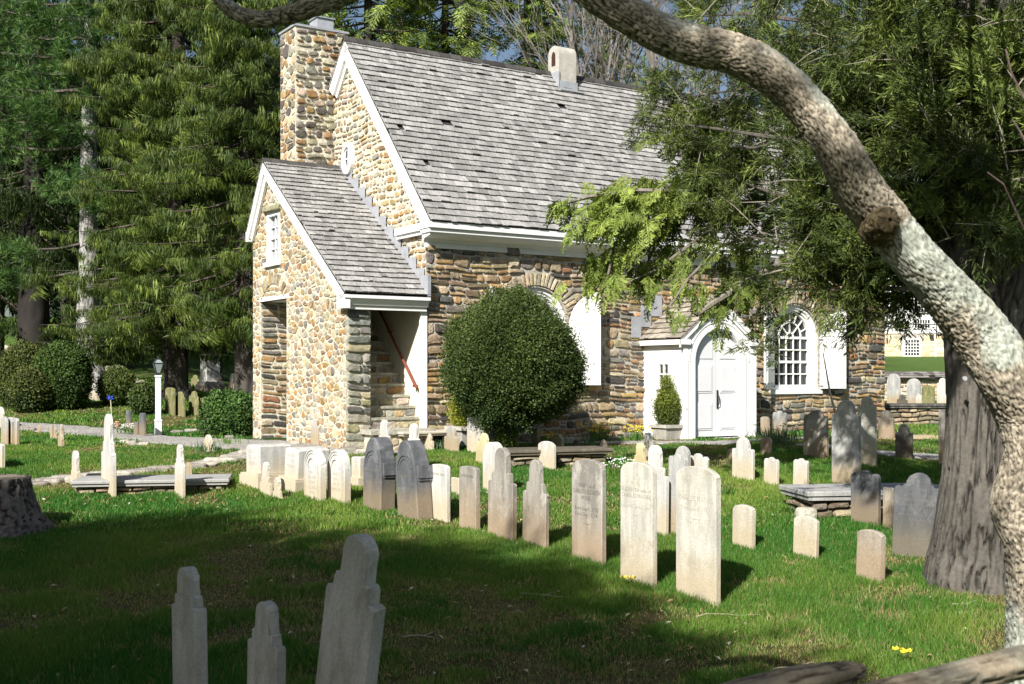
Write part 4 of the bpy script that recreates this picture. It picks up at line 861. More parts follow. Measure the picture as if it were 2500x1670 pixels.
# --- left side
g(247,274,285,1009,1214,'step','white','tall slim white gravestone seen edge-on left of the long ledger slab',-.5,yaw=-2)
g(170,190,200,1099,1189,'step','white','short white stepped gravestone seen edge-on at the ledger slab end',0)
g(426,444,453,1084,1217,'step','white','white chipped gravestone seen edge-on in front of the ledger slab',1)
g(452,462,467,1129,1166,'worn','grey','low tilted stump of a stone behind the ledger slab',-8)
g(498,513,516,1061,1104,'round','white','small white rounded stone at the gravel path with leaves beside it',0)
g(-20,4,8,1082,1147,'flat','white','white stone cut off by the left edge of the picture, nearer one',0); g(-14,6,9,993,1047,'arch','white','white stone cut off by the left edge of the picture, farther one',0)
for a in((2,14,20,1017,1091,'arch','grey','first of three dark slim stones in a tight row at the left edge'),(18,28,34,1018,1091,'arch','grey','middle of three dark slim stones in a tight row at the left edge'),(30,41,46,1020,1092,'arch','grey','rightmost of three dark slim stones in a tight row at the left edge'),(91,97,100,1037,1060,'step','grey','tiny lone footstone on the far side of the gravel at left'),(122,126,129,1037,1074,'flat','grey','first slim footstone of a shaded pair at left'),(130,136,139,1043,1075,'step','grey','second slim footstone of a shaded pair at left'),(145,151,154,1035,1076,'step','grey','taller slim footstone right of the shaded pair'),(141,150,154,1057,1093,'round','grey','dark footstone nearest in the shaded group at left'),(308,316,320,1002,1056,'flat','blue','dark slim stone behind white flowers, left of three'),(326,335,339,1030,1064,'flat','blue','short dark slim stone behind white flowers, middle of three'),(340,352,357,1008,1066,'low','blue','dark slim stone near the white lamp post, right of three'),(212,236,244,948,980,'flat','white','pale square block at the foot of the pale trunk'),(403,424,427,946,1015,'low','moss','mossy squarish gravestone right of the lamp post, first of three'),(427,448,453,956,1018,'worn','moss','mossy sunlit gravestone right of the lamp post, middle of three'),(461,482,486,955,1018,'worn','moss','mossy gravestone right of the lamp post, last of three'),(310,336,339,954,989,'round','white','pale round-topped slab between the clipped bushes'),(317,328,332,991,1005,'flat','white','little cube marker in the dry grass near the lamp post'),(466,483,486,915,947,'worn','moss','stooped worn statue-like stone left of the square monument'),(444,463,466,934,953,'low','blue','low grey marker with lettering left of the square monument'),(554,577,581,912,951,'tymp','grey','grey shaded gravestone right of the square monument'),(255,270,276,893,915,'flat','white','pale far stone behind the small bush, left'),(281,294,300,893,914,'flat','white','pale far stone behind the small bush, right'),(313,333,337,923,948,'flat','white','squat pale block behind the lamp post, left'),(337,352,354,928,948,'low','white','squat pale block behind the lamp post, right'),(486,495,497,972,1018,'low','moss','low mossy footstone beside the mossy three'),
 (5,18,21,842,861,'arch','white','far white stone on the left slope, leftmost'),(30,46,50,838,861,'triple','white','far white lobed stone on the left slope'),(46,56,58,830,858,'arch','white','far tall white stone beside the dark trunk'),(98,108,112,828,851,'arch','white','far white stone right of the dark trunk'),(112,120,122,832,851,'arch','white','far white stone between dark trunk and shrub'),(128,150,154,830,852,'low','white','far broad white tomb beneath the shrub'),(44,54,60,975,1003,'flat','white','pale block under the big clipped bush')): g(*a)
# --- three nearest, in the shade
g(424,484,513,1384,1930,'step','warm','slim shaded grey gravestone with stepped head, leftmost of the three nearest',-2,yaw=10)
g(598,668,694,1464,1985,'step','warm','shaded gravestone with pale lichen streak, lowest of the three nearest',1.5,yaw=10)
g(736,846,880,1290,2020,'step','warm','largest nearest shaded gravestone leaning to the right',11,yaw=10)
# --- ledger slabs and table tombs
def ledger(name,label,px0,px1,py,Lh,Wd,zt,th,mat,legmat,loc=None,ang=None,group=None,closed=True,legs=False):
    c=loc; a=ang if ang is not None else TH
    t=thing(name,label,'tomb',c,a,group); mb=MB(); ev=.03
    vs=[];fs=[]
    P=[(-Lh/2,-Wd/2),(Lh/2,-Wd/2),(Lh/2,Wd/2),(-Lh/2,Wd/2)]
    mb.prism(inset(P,.03),lambda x,y,h:(x,y,h),zt-th,zt-th*.5); mb.prism(P,lambda x,y,h:(x,y,h),zt-th*.5,zt,bev=.012); mb.build('ledger_slab',GM[mat],t)
    mb=MB()
    if not legs:
        mb.box(-Lh/2+.13,Lh/2-.13,-Wd/2+.13,Wd/2-.13,-.4,zt-th,(.10,.09,.07))
        for fn,l,r in((lambda x,b,h:(x,-Wd/2+.13-h,b),-Lh/2+.1,Lh/2-.1),(lambda x,b,h:(-Lh/2+.13-h,x,b),-Wd/2+.1,Wd/2-.1)): masonry(mb,fn,-.2,zt-th-.005,lambda z:[(l,r)],[((.34,.28,.19),3),((.24,.21,.16),2),((.17,.14,.10),2)],(.07,.14),(.12,.4),.02,.05,None,0,.3)
    else:
        for x in(-Lh/2+.12,Lh/2-.22): mb=MB(); mb.box(x,x+.1,-Wd/2+.08,Wd/2-.08,-.3,zt-th,(.4,.38,.33)); mb.build('end_support',M_stone,t)
        return t
    mb.build('tomb_base',M_stone,t); return t
p=G(1352,1131); ledger('ledger_tomb','low table tomb with blackened stone slab near the clipped tree',0,0,0,1.75,.75,.24,.08,'dark',None,p,TH-R(14))
p=G(2060,1250); ledger('ledger_tomb','flat grey ledger slab on a rubble base behind the blue-grey stone at right',0,0,0,2.0,.95,.30,.11,'ledge',None,p+Vector((.35,.1,0)),R(8))
p=G(345,1200); ledger('ledger_tomb','long low grey ledger slab on a rubble base in the left lawn',0,0,0,2.05,.85,.17,.08,'ledge',None,p+Vector((.1,.25,0)),R(10))
p=G(1092,1092); ledger('table_tomb','pale table tomb on upright ends beside the stair, by purple flowers',0,0,0,1.95,.8,.30,.07,'white',None,p+Vector((-.1,.1,0)),TH,legs=True)
p=G(2240,1040); o=ledger('table_tomb','dark table tomb with rubble end wall, right of the church corner',0,0,0,3.2,1.0,.52,.09,'dark',None,p+Vector((.2,.6,0)),R(4))
p=G(2225,1070); mb=MB(); mb.box(-.45,.45,-.2,.2,-.1,.06); o=mb.build('flat_marker',GM['grey']); o.location=p; tag(o,'flat marker slab lying in the grass beyond the dark shouldered stone','gravestone')
# --- square monument
p=G(513,958); t=thing('monument','square white stone monument with flared cap on a stepped base, under the spruce','monument',p,TH+R(8))
k=38.0/F
mb=MB(); mb.box(-.38,.38,-.38,.38,-.4,.28); mb.box(-.33,.33,-.33,.33,.28,.38); mb.build('stepped_base',GM['white'],t)
mb=MB(); mb.box(-.25,.25,-.25,.25,.38,1.22); mb.build('shaft',GM['white'],t)
mb=MB(); mb.box(-.30,.30,-.30,.30,1.22,1.28); mb.box(-.36,.36,-.36,.36,1.28,1.36); mb.build('cap',GM['grey'],t)
# ================================================================ vegetation
def basis(d,up=(0,0,1),roll=None):
    """rotation matrices (n,3,3) whose columns are: along d, side, up-ish"""
    d=np.asarray(d,float); d=d/np.linalg.norm(d,axis=1,keepdims=True); u=np.broadcast_to(np.asarray(up,float),d.shape)
    s=np.cross(u,d); l=np.linalg.norm(s,axis=1,keepdims=True); s=np.where(l<1e-3,np.array([1.,0,0]),s/np.maximum(l,1e-6)); w=np.cross(d,s)
    if roll is not None:
        c,q=np.cos(roll)[:,None],np.sin(roll)[:,None]; s,w=s*c+w*q,w*c-s*q
    return np.stack([d,s,w],-1)
def stamp(name,tpls,Rm,T,Sc,C,mat,parent=None,var=.25,seed=0,top=None):
    r=np.random.default_rng(seed); n=len(T); k=r.integers(0,len(tpls),n); Vs=[];Qs=[];Cs=[];off=0
    for i,(v,q,cm) in enumerate(tpls):
        m=np.where(k==i)[0]
        if not len(m): continue
        vv=np.einsum('nij,vj->nvi',Rm[m],v)*Sc[m][:,None,None]+T[m][:,None,:]
        qq=q[None]+(np.arange(len(m))*len(v))[:,None,None]+off
        cc=C[m][:,None,:]*cm[None,:,None]*(1+var*(r.random((len(m),len(q)))*2-1))[:,:,None]
        Vs.append(vv.reshape(-1,3)); Qs.append(qq.reshape(-1,q.shape[1])); Cs.append(cc.reshape(-1,3)); off+=len(m)*len(v)
    return npmesh(name,np.concatenate(Vs),np.concatenate(Qs),mat,parent,np.concatenate(Cs),'FACE')
def quadstrip(L): # list of (4 pts, bright)
    V=np.array([p for q,_ in L for p in q],float); Q=np.arange(len(V)).reshape(-1,4); return V,Q,np.array([b for _,b in L])
def blade(p,d,w,l,n=None):
    p=np.array(p,float);d=np.array(d,float);d/=np.linalg.norm(d)+1e-9
    s=np.cross(d,n if n is not None else np.random.default_rng(int(abs(p[0]*9999+p[1]*777+l*999))).normal(size=3)); s/=np.linalg.norm(s)+1e-9
    return [p-s*w*.35,p+d*l*.45-s*w*.5,p+d*l,p+d*l*.45+s*w*.5]
def tpl_spruce(seed,L=.6,n=46,hang=.46,w=.023):
    r=np.random.default_rng(seed); out=[]
    for i in range(n):
        t=r.random()**.8; x=t*L; z=-.10*t*t*L+.12*t**3; sd=(r.random()-.5)*.34*(1-.45*t); l=hang*(.35+.75*r.random())*(1.1-.5*t)
        p=(x,sd,z-abs(sd)*.25); d=(r.normal()*.16+.10,sd*.5+r.normal()*.12,-1) if r.random()<.86 else (.8,np.sign(sd)*.8,-.25+r.random()*.3)
        a=r.random()*3.14; out.append((blade(p,d,w*(.8+.7*r.random()),l if d[2]==-1 else l*.7,(np.cos(a),np.sin(a),.1)),.6+.7*r.random()))
    out.append((blade((0,0,.02),(1,0,-.06),.02,L,(0,0,1)),.7)); return quadstrip(out)
def tpl_fan(seed,L=.34,n=9,w=.022,droop=.25,dense=1.,side=.62):
    """flat feathery spray of hemlock or red cedar"""
    r=np.random.default_rng(seed); out=[]
    z=lambda x:-droop*x*x/L
    for i in range(n):
        t=(i+.6)/n; x=t*L
        for sg in(-1,1):
            l=L*side*(1-t*.75)*(.7+.5*r.random()); d=np.array((.75+.2*r.random(),sg*(.8+.2*r.random()),-.15-droop*.5+r.normal()*.16)); d/=np.linalg.norm(d)
            out.append((blade((x,0,z(x)),d,w,l,(0,r.normal()*.5,1)),.75+.5*r.random()))
            if dense>.5:
                for k in(.35,.62):
                    q=np.array((x,0,z(x)))+d*l*k
                    for s2 in(-1,1):
                        d2=d*.8+np.array((-sg*s2*.35*d[1]*sg,s2*.6,-.15)); out.append((blade(q,d2+r.normal(size=3)*.12,w*.85,l*.33,(0,r.normal()*.5,1)),.75+.6*r.random()))
    out.append((blade((0,0,0),(1,0,-droop*.8),w*.7,L*1.05,(0,0,1)),.9)); return quadstrip(out)
def tpl_cedar(seed,L=.20,n=30,w=.010):
    r=np.random.default_rng(seed); out=[]
    for i in range(n):
        t=r.random(); sg=r.choice((-1,1)); d=np.array((.9,sg*r.random()*.9,r.normal()*.5-.15)); p=(t*L,r.normal()*.02,r.normal()*.02-.1*t*t*L)
        out.append((blade(p,d,w*(.7+.6*r.random()),L*(.22+.28*r.random()),r.normal(size=3)),.6+.8*r.random()))
    return quadstrip(out)
def tpl_pine(seed,L=.26,n=22,w=.018):
    r=np.random.default_rng(seed); out=[]
    for i in range(n):
        d=r.normal(size=3); d[0]=abs(d[0])+.4; d[2]+=.25; p=(r.random()*L*.6,0,0); out.append((blade(p,d,w,L*(.6+.5*r.random()),r.normal(size=3)),.7+.6*r.random()))
    return quadstrip(out)
def tpl_leaf(seed,n=7,s=.03,sp=.05):
    r=np.random.default_rng(seed); out=[]
    for i in range(n):
        d=r.normal(size=3)+np.array((1.0,0,.3)); out.append((blade(r.normal(size=3)*sp,d,s*.62,s*(.9+.5*r.random()),r.normal(size=3)),.65+.7*r.random()))
    return quadstrip(out)
def bark_tube(name,pts,rad,mat,parent,nseg=24,step=.12,furrow=0.,fs=9,amp=.03,scale=None,col0=(.2,.17,.14),col1=(.3,.27,.23),seed=0,flute=0,platey=0,tilt=None,lich=None,base=None,lob0=.22):
    """bark surface carried along a curve, with true relief"""
    pts=[np.array(p,float) for p in pts]; P=[];Rr=[]
    for i in range(len(pts)-1):
        m=max(1,int(np.linalg.norm(pts[i+1]-pts[i])/step))
        p_1=pts[max(i-1,0)];p2=pts[min(i+2,len(pts)-1)]; r_1=rad[max(i-1,0)]; r2=rad[min(i+2,len(pts)-1)]
        for k in range(m):
            t=k/m; f=lambda a,b,c,d:.5*((2*b)+(-a+c)*t+(2*a-5*b+4*c-d)*t*t+(-a+3*b-3*c+d)*t**3)
            P.append(f(p_1,pts[i],pts[i+1],p2)); Rr.append(max(f(r_1,rad[i],rad[i+1],r2),.004))
    P.append(pts[-1]); Rr.append(rad[-1]); P=np.array(P); Rr=np.array(Rr); n=len(P)
    T=np.gradient(P,axis=0); T/=np.linalg.norm(T,axis=1,keepdims=True); a=np.cross(T[0],[.13,1,.21]); a/=np.linalg.norm(a); A_=[]
    for i in range(n): a=a-T[i]*a.dot(T[i]); a/=np.linalg.norm(a); A_.append(a)
    A_=np.array(A_); B_=np.cross(T,A_); ds=np.concatenate([[0],np.cumsum(np.linalg.norm(np.diff(P,axis=0),axis=1))])
    th=np.arange(nseg)/nseg*2*np.pi; ct,sn=np.cos(th),np.sin(th); N_=A_[:,None]*ct[None,:,None]+B_[:,None]*sn[None,:,None]
    rr=Rr[:,None]*np.ones(nseg)[None]
    q=np.stack([np.broadcast_to(ct*1.0,(n,nseg))*.5,np.broadcast_to(sn*1.0,(n,nseg))*.5,np.broadcast_to((ds*.25)[:,None],(n,nseg))],-1)
    lob=fbm(q.reshape(-1,3)+seed,1.6,2).reshape(n,nseg)-.5; rr=rr*(1+lob*(lob0+flute))
    V=P[:,None]+N_*rr[...,None]; S_=V.reshape(-1,3)
    if platey:
        w1,w2,cid=worley(S_*np.array((1,1,1)),platey); e=sst(.01,.15,w2-w1); dsp=(e-.6)*amp+(cid-.5)*amp*.5+(fbm(S_,60,2)-.5)*amp*.6; tone=(.22+.82*e)*(.65+.7*cid); hue=fbm(S_,5,3)  # cracks darkened and plates lightened in the colour, for sunlit contrast
    else:
        sq=np.stack([ct[None]*Rr[:,None]*fs,sn[None]*Rr[:,None]*fs,np.broadcast_to((ds*fs*.10)[:,None],(n,nseg))],-1).reshape(-1,3)
        f1=fbm(sq+seed*3,1.0,4); gr=np.exp(-((f1-.5)/.045)**2); dsp=-gr*amp+(vn(sq,3.,5)-.5)*amp*.35; tone=1.1-.85*gr+(vn(sq,2.5,8)-.5)*.5; hue=fbm(S_,2,3)
    V=S_+N_.reshape(-1,3)*dsp[:,None]
    C=(np.array(col0)*(1-hue[:,None])+np.array(col1)*hue[:,None])*tone[:,None]
    if lich is not None:
        lm=.8*sst(.56,.66,fbm(S_,lich[1],4,11)+.16*(N_.reshape(-1,3)@np.array(lich[2])))[:,None]; C=C*(1-lm)+np.array(lich[0])*(.5+.5*tone[:,None])*(.6+.6*fbm(S_,30,2)[:,None])*lm
    i=np.arange(n-1)[:,None]*nseg; k=np.arange(nseg)[None]; k2=(k+1)%nseg
    Q=np.stack([i+k,i+k2,i+nseg+k2,i+nseg+k],-1).reshape(-1,4)
    return npmesh(name,V,Q,mat,parent,C,'POINT',smooth=True)
M_bk=attrmat('tree_bark',.9,30,.75,1.25,.6,.012,None,.15,50)
TS=[tpl_spruce(i) for i in range(5)]; TSF=[tpl_spruce(20+i,.9,30,.5,.042) for i in range(3)]
TF=[tpl_fan(i) for i in range(4)]; TFB=[tpl_fan(10+i,.6,7,.05,.3,0.) for i in range(3)]; TC=[tpl_cedar(i) for i in range(6)]; TP=[tpl_pine(i) for i in range(4)]; TL=[tpl_leaf(i) for i in range(4)]; TLB=[tpl_leaf(8+i,8,.07,.08) for i in range(3)]
def conifer(name,label,base,Ht,Rb,z0,lev,nb,tp,col,col2,tr=.3,sc=1.,seed=0,droop=.35,lift=.5,trunkcol=((.05,.045,.04),(.09,.08,.07)),group=None,cat='tree',spac=.32,zt=None,thin=1.,shape=.8,hang=None,crownmat=None,tw=None):
    r=np.random.default_rng(seed); t=thing(name,label,cat,base,0,group)
    bark_tube('trunk',[(0,0,-.4),(0,0,.25),(0,0,1.2),(r.normal()*.1,r.normal()*.1,Ht*.5),(0,0,Ht)],[tr*1.5,tr*1.15,tr,tr*.6,.03],M_bk,t,20,.25,amp=.03,col0=trunkcol[0],col1=trunkcol[1],seed=seed)
    Ts=[];Ds=[];Ss=[];Cs=[]; mb=MB(); z=z0; dr0=droop
    while z<min(Ht-.2,zt or 99):
        Rz=Rb*(1-((z-z0)/(Ht-z0)))**shape
        for b in range(nb):
            a=r.random()*6.283; L=Rz*(.55+.6*r.random()); zb=z+(r.random()-.2)*lev*3; droop=dr0*(.4+1.3*r.random())
            if L<.3: continue
            ca,sa=math.cos(a),math.sin(a); f=lambda s:np.array((ca*s*L,sa*s*L,zb-droop*s*L+lift*droop*s*s*L))
            cam_side=(ca*(-base[0])+sa*(-base[1]))/math.hypot(base[0],base[1])
            mb.tube([f(0),f(.35),f(.7),f(1.)],[.035*L/2+.01,.025*L/2+.008,.012,.005],4,(.10,.085,.07),0,False)
            m=max(2,int(L/spac*(1. if cam_side>-.2 else .5)*thin))
            for k in range(m):
                s=.22+.8*(k+r.random())/m; p=f(s)
                for sg in((-1,1) if s<.9 else (-1,0,1)):
                    an=a+sg*(.75+.3*r.random()); Ts.append(p+r.normal(size=3)*.04); Ds.append((math.cos(an),math.sin(an),(-.12 if r.random()<.6 else -1.1)+r.normal()*.2)); Ss.append(sc*(.65+.6*r.random())*(1.1-.3*s))
                    q=r.random()**1.8; Cs.append((np.array(col)*(1-q)+np.array(col2)*q)*(.7+.6*r.random()))
        z+=lev
    mb.build('branches',M_bark,t)
    n=len(Ts); Rm=basis(np.array(Ds),roll=r.normal(size=n)*.25)
    stamp('foliage',tp,Rm,np.array(Ts),np.array(Ss),np.array(Cs),crownmat or M_leaf,t,.3,seed); return t
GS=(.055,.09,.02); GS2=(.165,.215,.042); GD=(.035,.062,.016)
# big drooping spruces left of the church
def gp(px,d): x=(px-CX)/F*d; return Vector((x,d,float(H(x,d))))
conifer('spruce_tree','large Norway spruce with drooping yellow-green boughs, filling the space left of the church',gp(430,37),21,3.9,1.9,.38,9,TS,GS,GS2,.38,1.0,1,.42,.55,group='spruces behind the graves',zt=15.5,shape=.5)
conifer('spruce_tree','dark-trunked spruce rising right behind the stair wing and chimney',gp(602,31.5),19,2.7,2.6,.42,8,TS,GS,GS2,.33,.95,2,.42,.5,group='spruces behind the graves',zt=13.5,shape=.5)
conifer('spruce_tree','spruce with thick shade-darkened trunk behind the big clipped bushes',gp(82,47),22,3.4,5.0,.6,7,TSF,(.03,.05,.015),GS,.62,1.1,3,.5,.4,trunkcol=((.018,.016,.015),(.035,.03,.028)),group='spruces behind the graves',zt=20,thin=.7)  # bark painted near black to stand for deep shade
for px,d,l,Ht,Rb,z0,s in((300,52,'spruce in deep shade behind the largest spruce',22,4.5,4.0,5),(-10,50,'shaded spruce at the far left edge',20,4,3.2,6),(520,50,'shaded spruce farther behind the stair wing',22,4.5,3.0,7),(165,62,'distant dark spruce between shade-darkened and pale trunks',24,4.5,5.5,8),(700,46,'tall spruce behind the stone chimney',24,4.2,6,9),(390,66,'most distant spruce on the left slope',24,5,3,10)):
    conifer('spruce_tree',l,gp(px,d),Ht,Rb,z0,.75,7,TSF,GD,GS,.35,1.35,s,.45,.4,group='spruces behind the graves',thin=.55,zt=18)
# white pine with pale sunlit trunk
b=gp(224,41); t=thing('pine_tree','white pine with a pale sunlit trunk and soft blue-green boughs','tree',b)
bark_tube('trunk',[(0.15,0,-.3),(.1,0,.15),(0,0,.8),(-.18,0,2.2),(-.12,0,4.5),(-.1,0,9),(0,0,18)],[.72,.52,.40,.36,.33,.26,.05],M_bk,t,40,.09,fs=20,amp=.04,col0=(.24,.235,.225),col1=(.36,.355,.345),seed=4)
r=np.random.default_rng(44); mb=MB(); Ts=[];Ds=[];Ss=[];Cs=[]
def bough(mb,p0,p1,r0,n,spread,col,col2,Ts,Ds,Ss,Cs,sc,up=.0,r=r):
    p0=np.array(p0,float);p1=np.array(p1,float); L=np.linalg.norm(p1-p0); sag=np.array((0,0,-.06*L)); f=lambda s:p0+(p1-p0)*s+sag*4*s*(1-s)
    mb.tube([f(0),f(.3),f(.65),f(1)],[r0,r0*.7,r0*.4,.006],5,(.13,.115,.10),0,False)
    d=(p1-p0)/L; sd=np.cross(d,(0,0,1)); sd/=np.linalg.norm(sd)+1e-6
    for k in range(n):
        s=.25+.8*r.random(); q=f(s)+sd*r.normal()*spread*(1.15-s)+np.array((0,0,r.normal()*spread*.33)); Ts.append(q); dd=d+sd*r.normal()*.8+np.array((0,0,up+r.normal()*.3)); Ds.append(dd); Ss.append(sc*(.7+.6*r.random())); c=r.random()**1.2
        Cs.append((np.array(col)*(1-c)+np.array(col2)*c)*(.65+.6*r.random()))
PB=(.04,.10,.03); PB2=(.125,.215,.055)
for (z,az,L) in [(8.4,160,5),(9.2,190,5.2),(9.9,220,5),(10.4,175,5.5),(11,150,5),(11.6,200,5.5),(12.2,185,5),(12.8,210,5.2),(13.4,165,5),(14.2,190,4.5),(9.0,250,3.5),(10.8,260,3.5),(12.2,250,3.5),(12.8,20,2),(11.4,350,1.5),(14.2,340,2),(8.6,268,1.6),(9.8,275,1.8),(11,262,2),(12,280,1.8),(13,270,2),(13.8,265,2),(10.4,300,1.8),(12.6,310,2)]:
    a=R(az+r.normal()*6); bough(mb,(0,0,z),(math.cos(a)*L,-abs(math.sin(a))*L*.6 if math.sin(a)<0 else math.sin(a)*L*.4-.6,z+L*(.05+.1*r.random())),.08,int(26*L),.55+.1*L,PB,PB2,Ts,Ds,Ss,Cs,1.15,.25)
for px,py,d,rr_,nn in((190,445,40,.75,130),(55,610,40,.5,70),(20,680,40,.45,60),(140,470,40,.5,60),(230,500,40,.45,50)):
    c=A(px,py,d)-b
    for k in range(nn): v=r.normal(size=3)*rr_*.5; Ts.append(np.array(c)+v*np.array((1.2,1,.7))); Ds.append(r.normal(size=3)+np.array((-.5,0,.5))); Ss.append(1.1*(.7+.5*r.random())); q=r.random(); Cs.append((np.array(PB)*(1-q)+np.array(PB2)*q)*(.65+.6*r.random()))
    mb.tube([(0,0,c.z+.4),tuple((np.array((0,0,c.z+.2))+np.array(c))*.5),tuple(c)],[.05,.035,.015],5,(.13,.115,.1),0,False)
mb.build('branches',M_bark,t); stamp('foliage',TP,basis(np.array(Ds)),np.array(Ts),np.array(Ss),np.array(Cs),M_leaf,t,.3,45)
# hemlocks behind the church roof
for i,(px,d,Ht,Rb,z0,l) in enumerate(((905,42,23,3.6,6.5,'hemlock above the roof right of the stone chimney'),(1090,45,24,3.9,6.5,'hemlock above the middle of the roof'),(1290,47,22,3.2,7.5,'airy hemlock behind the small stucco chimney'),(1500,52,20,2.6,9.5,'thin hemlock beside the bare trees beyond the roof'),(980,58,26,5,8,'farther hemlock behind the ridge'))):
    conifer('hemlock_tree',l,gp(px,d),Ht,Rb,z0,.55,7,TFB,(.08,.125,.03),(.25,.31,.065),.28,1.5,60+i,.25,.3,group='hemlocks behind the church',thin=1.1 if i<3 else .5,zt=18,spac=.4)
# bare trees
M_twig=attrmat('bare_twigs',.9,10,.8,1.2,0)
def bare(label,base,Ht,seed,lean=(0,0),sp=.5,depth=6,r0=.16):
    rr=random.Random(seed); t=thing('bare_tree',label,'tree',base,0,'bare trees behind the church'); tr=MB(); tw=MB()
    def grow(p,d,L,r,k):
        n=4; pts=[p]; q=p.copy(); dd=d.copy()
        for i in range(n): dd=(dd+Vector((rr.gauss(0,.12),rr.gauss(0,.12),.05))).normalized(); q=q+dd*(L/n); pts.append(q.copy())
        (tr if k==0 else tw).tube(pts,[r*(1-.45*i/n) for i in range(n+1)],6 if k<2 else 3,(lambda g:(.16*g,.145*g,.13*g))(rr.uniform(.8,1.2)),0,False)
        if k>=depth: return
        for j in range(rr.choice((2,3,3)) if k else 5):
            s=pts[-1] if (j==0) else pts[rr.randint(1 if k else 2,n)]; ax=Vector((rr.gauss(0,1),rr.gauss(0,1),rr.gauss(0,.5))).normalized()
            nd=(d+ax*(sp if j else .25)*rr.uniform(.7,1.5)).normalized(); grow(s,nd,L*rr.uniform(.55,.8),max(r*(.55 if j else .62),.008),k+1)
    grow(Vector((0,0,-.3)),Vector((lean[0],lean[1],1)).normalized(),Ht*.42,r0,0)
    tr.build('trunk',M_bark,t); tw.build('branches',M_twig,t)
for i,(px,d,Ht,ln,r0,l) in enumerate(((1440,44,19,(.04,0),.16,'bare leaning tree just right of the stucco chimney'),(1500,48,20,(-.05,0),.13,'thin bare tree behind the ridge'),(1548,46,21,(.06,0),.24,'stout bare forked tree behind the middle of the ridge'),(1590,50,20,(.12,0),.15,'bare tree leaning right beyond the ridge'),(1660,52,21,(-.06,0),.2,'bare tree behind the thick curved limb'),(1760,56,22,(0,0),.18,'bare tree seen through the cedar boughs'),(1850,60,22,(.1,0),.18,'bare tree farther right behind the cedar'))):
    bare(l,gp(px,d),Ht,i+3,ln,.55,6 if i<5 else 5,r0)
# background woods, far off
Ts=[];Ds=[];Ss=[];Cs=[]; r=np.random.default_rng(99)
for k in range(5200):
    x=r.uniform(-62,6); y=92+r.random()*25; z=float(H(x,y))+r.random()**.7*19
    Ts.append((x,y,z)); Ds.append(r.normal(size=3)*(1,1,.5)); Ss.append(2.6+2*r.random()); Cs.append(np.array((.04,.065,.022))*(.5+r.random()))
tag(stamp('distant_woods',TSF,basis(np.array(Ds)),np.array(Ts),np.array(Ss),np.array(Cs),M_leaf,None,.3,7),'dark mass of evergreens far behind the left graves','woods',kind='stuff')
# ---------------------------------------------------------------- clipped bushes
def leafball(parent,c,rx,ry,rz,n,tp,col,col2,sc,seed,lump=.12,inner=True,bm=None,flat=None,name='foliage',egg=0.):
    r=np.random.default_rng(seed); d=r.normal(size=(n,3)); d/=np.linalg.norm(d,axis=1,keepdims=True)
    lum=1+lump*(fbm(d*2.2+seed,1.2,3)-.5)*2+.13*(fbm(d*8+seed,1.,2)-.5)*2
    if flat: d[:,2]=np.clip(d[:,2],flat,1)
    sh=np.where(d[:,0]>0,1-egg*np.clip(d[:,2],0,1),1)
    rad=lum*(1-.16*r.random(n)**2); p=d*np.array((rx,ry,rz))*rad[:,None]; p[:,0]*=sh; p=p+np.array(c)
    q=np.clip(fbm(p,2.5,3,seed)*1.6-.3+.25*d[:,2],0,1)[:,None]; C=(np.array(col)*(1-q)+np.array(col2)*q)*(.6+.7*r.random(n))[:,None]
    D=d+r.normal(size=(n,3))*.45; D[:,2]+=.35
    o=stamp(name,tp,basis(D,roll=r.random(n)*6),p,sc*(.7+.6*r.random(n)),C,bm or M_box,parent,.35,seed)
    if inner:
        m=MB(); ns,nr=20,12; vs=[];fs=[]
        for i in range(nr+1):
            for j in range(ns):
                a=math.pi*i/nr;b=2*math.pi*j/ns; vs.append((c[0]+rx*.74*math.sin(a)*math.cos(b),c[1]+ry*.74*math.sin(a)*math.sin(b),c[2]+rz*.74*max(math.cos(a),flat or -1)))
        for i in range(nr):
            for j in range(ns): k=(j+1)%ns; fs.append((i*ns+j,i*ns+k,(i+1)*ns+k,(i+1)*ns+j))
        m.mesh(vs,fs,(.018,.02,.010)); m.build('shade_core',M_bark,parent)  # near-black hull standing in for the shade inside the leaves
    return o
B1=(.030,.058,.013); B2=(.105,.15,.026)
p=Vector((-.085,19.9,0)); p.z=float(H(p.x,p.y)); k=p.y/F
k_s=lambda k:.98
t=thing('clipped_tree','round clipped box tree with ivy-wrapped stem in front of the left arched window','tree',p)
cc=A(1258,880,p.y)-p
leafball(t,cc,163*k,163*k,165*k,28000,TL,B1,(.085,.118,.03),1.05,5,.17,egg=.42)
r=np.random.default_rng(3); mb=MB()
for k in range(260):
    d=r.normal(size=3); d/=np.linalg.norm(d); q=np.array(cc)+d*np.array((160,158,160))*k_s(k)*(p.y/F); mb.tube([q-d*.25,q,q+d*(.05+.07*r.random())+r.normal(size=3)*.02],[.006,.004,.002],3,(.20,.20,.12),0,False)
mb.build('stray_shoots',M_bark,t)
leafball(t,(cc.x-75*k,cc.y-.3,cc.z-60*k),85*k,80*k,85*k,4500,TL,B1,B2,1.0,6,.2,False,name='lower_foliage')
mb=MB(); mb.tube([(0,0,-.1),(.02,0,.4),(-.05,.0,.8),(-.25,0,1.5),(-.4,-.3,2)],[.05,.045,.045,.035,.02],8,(.2,.19,.15)); mb.tube([(-.05,0,.8),(.3,0,1.3),(.6,-.2,1.8)],[.035,.03,.02],6,(.2,.19,.15)); mb.build('stem',M_bark,t)
leafball(t,(-.02,-.02,.26),.17,.15,.36,1000,TL,B1,(.12,.17,.03),.9,8,.3,False,name='ivy')
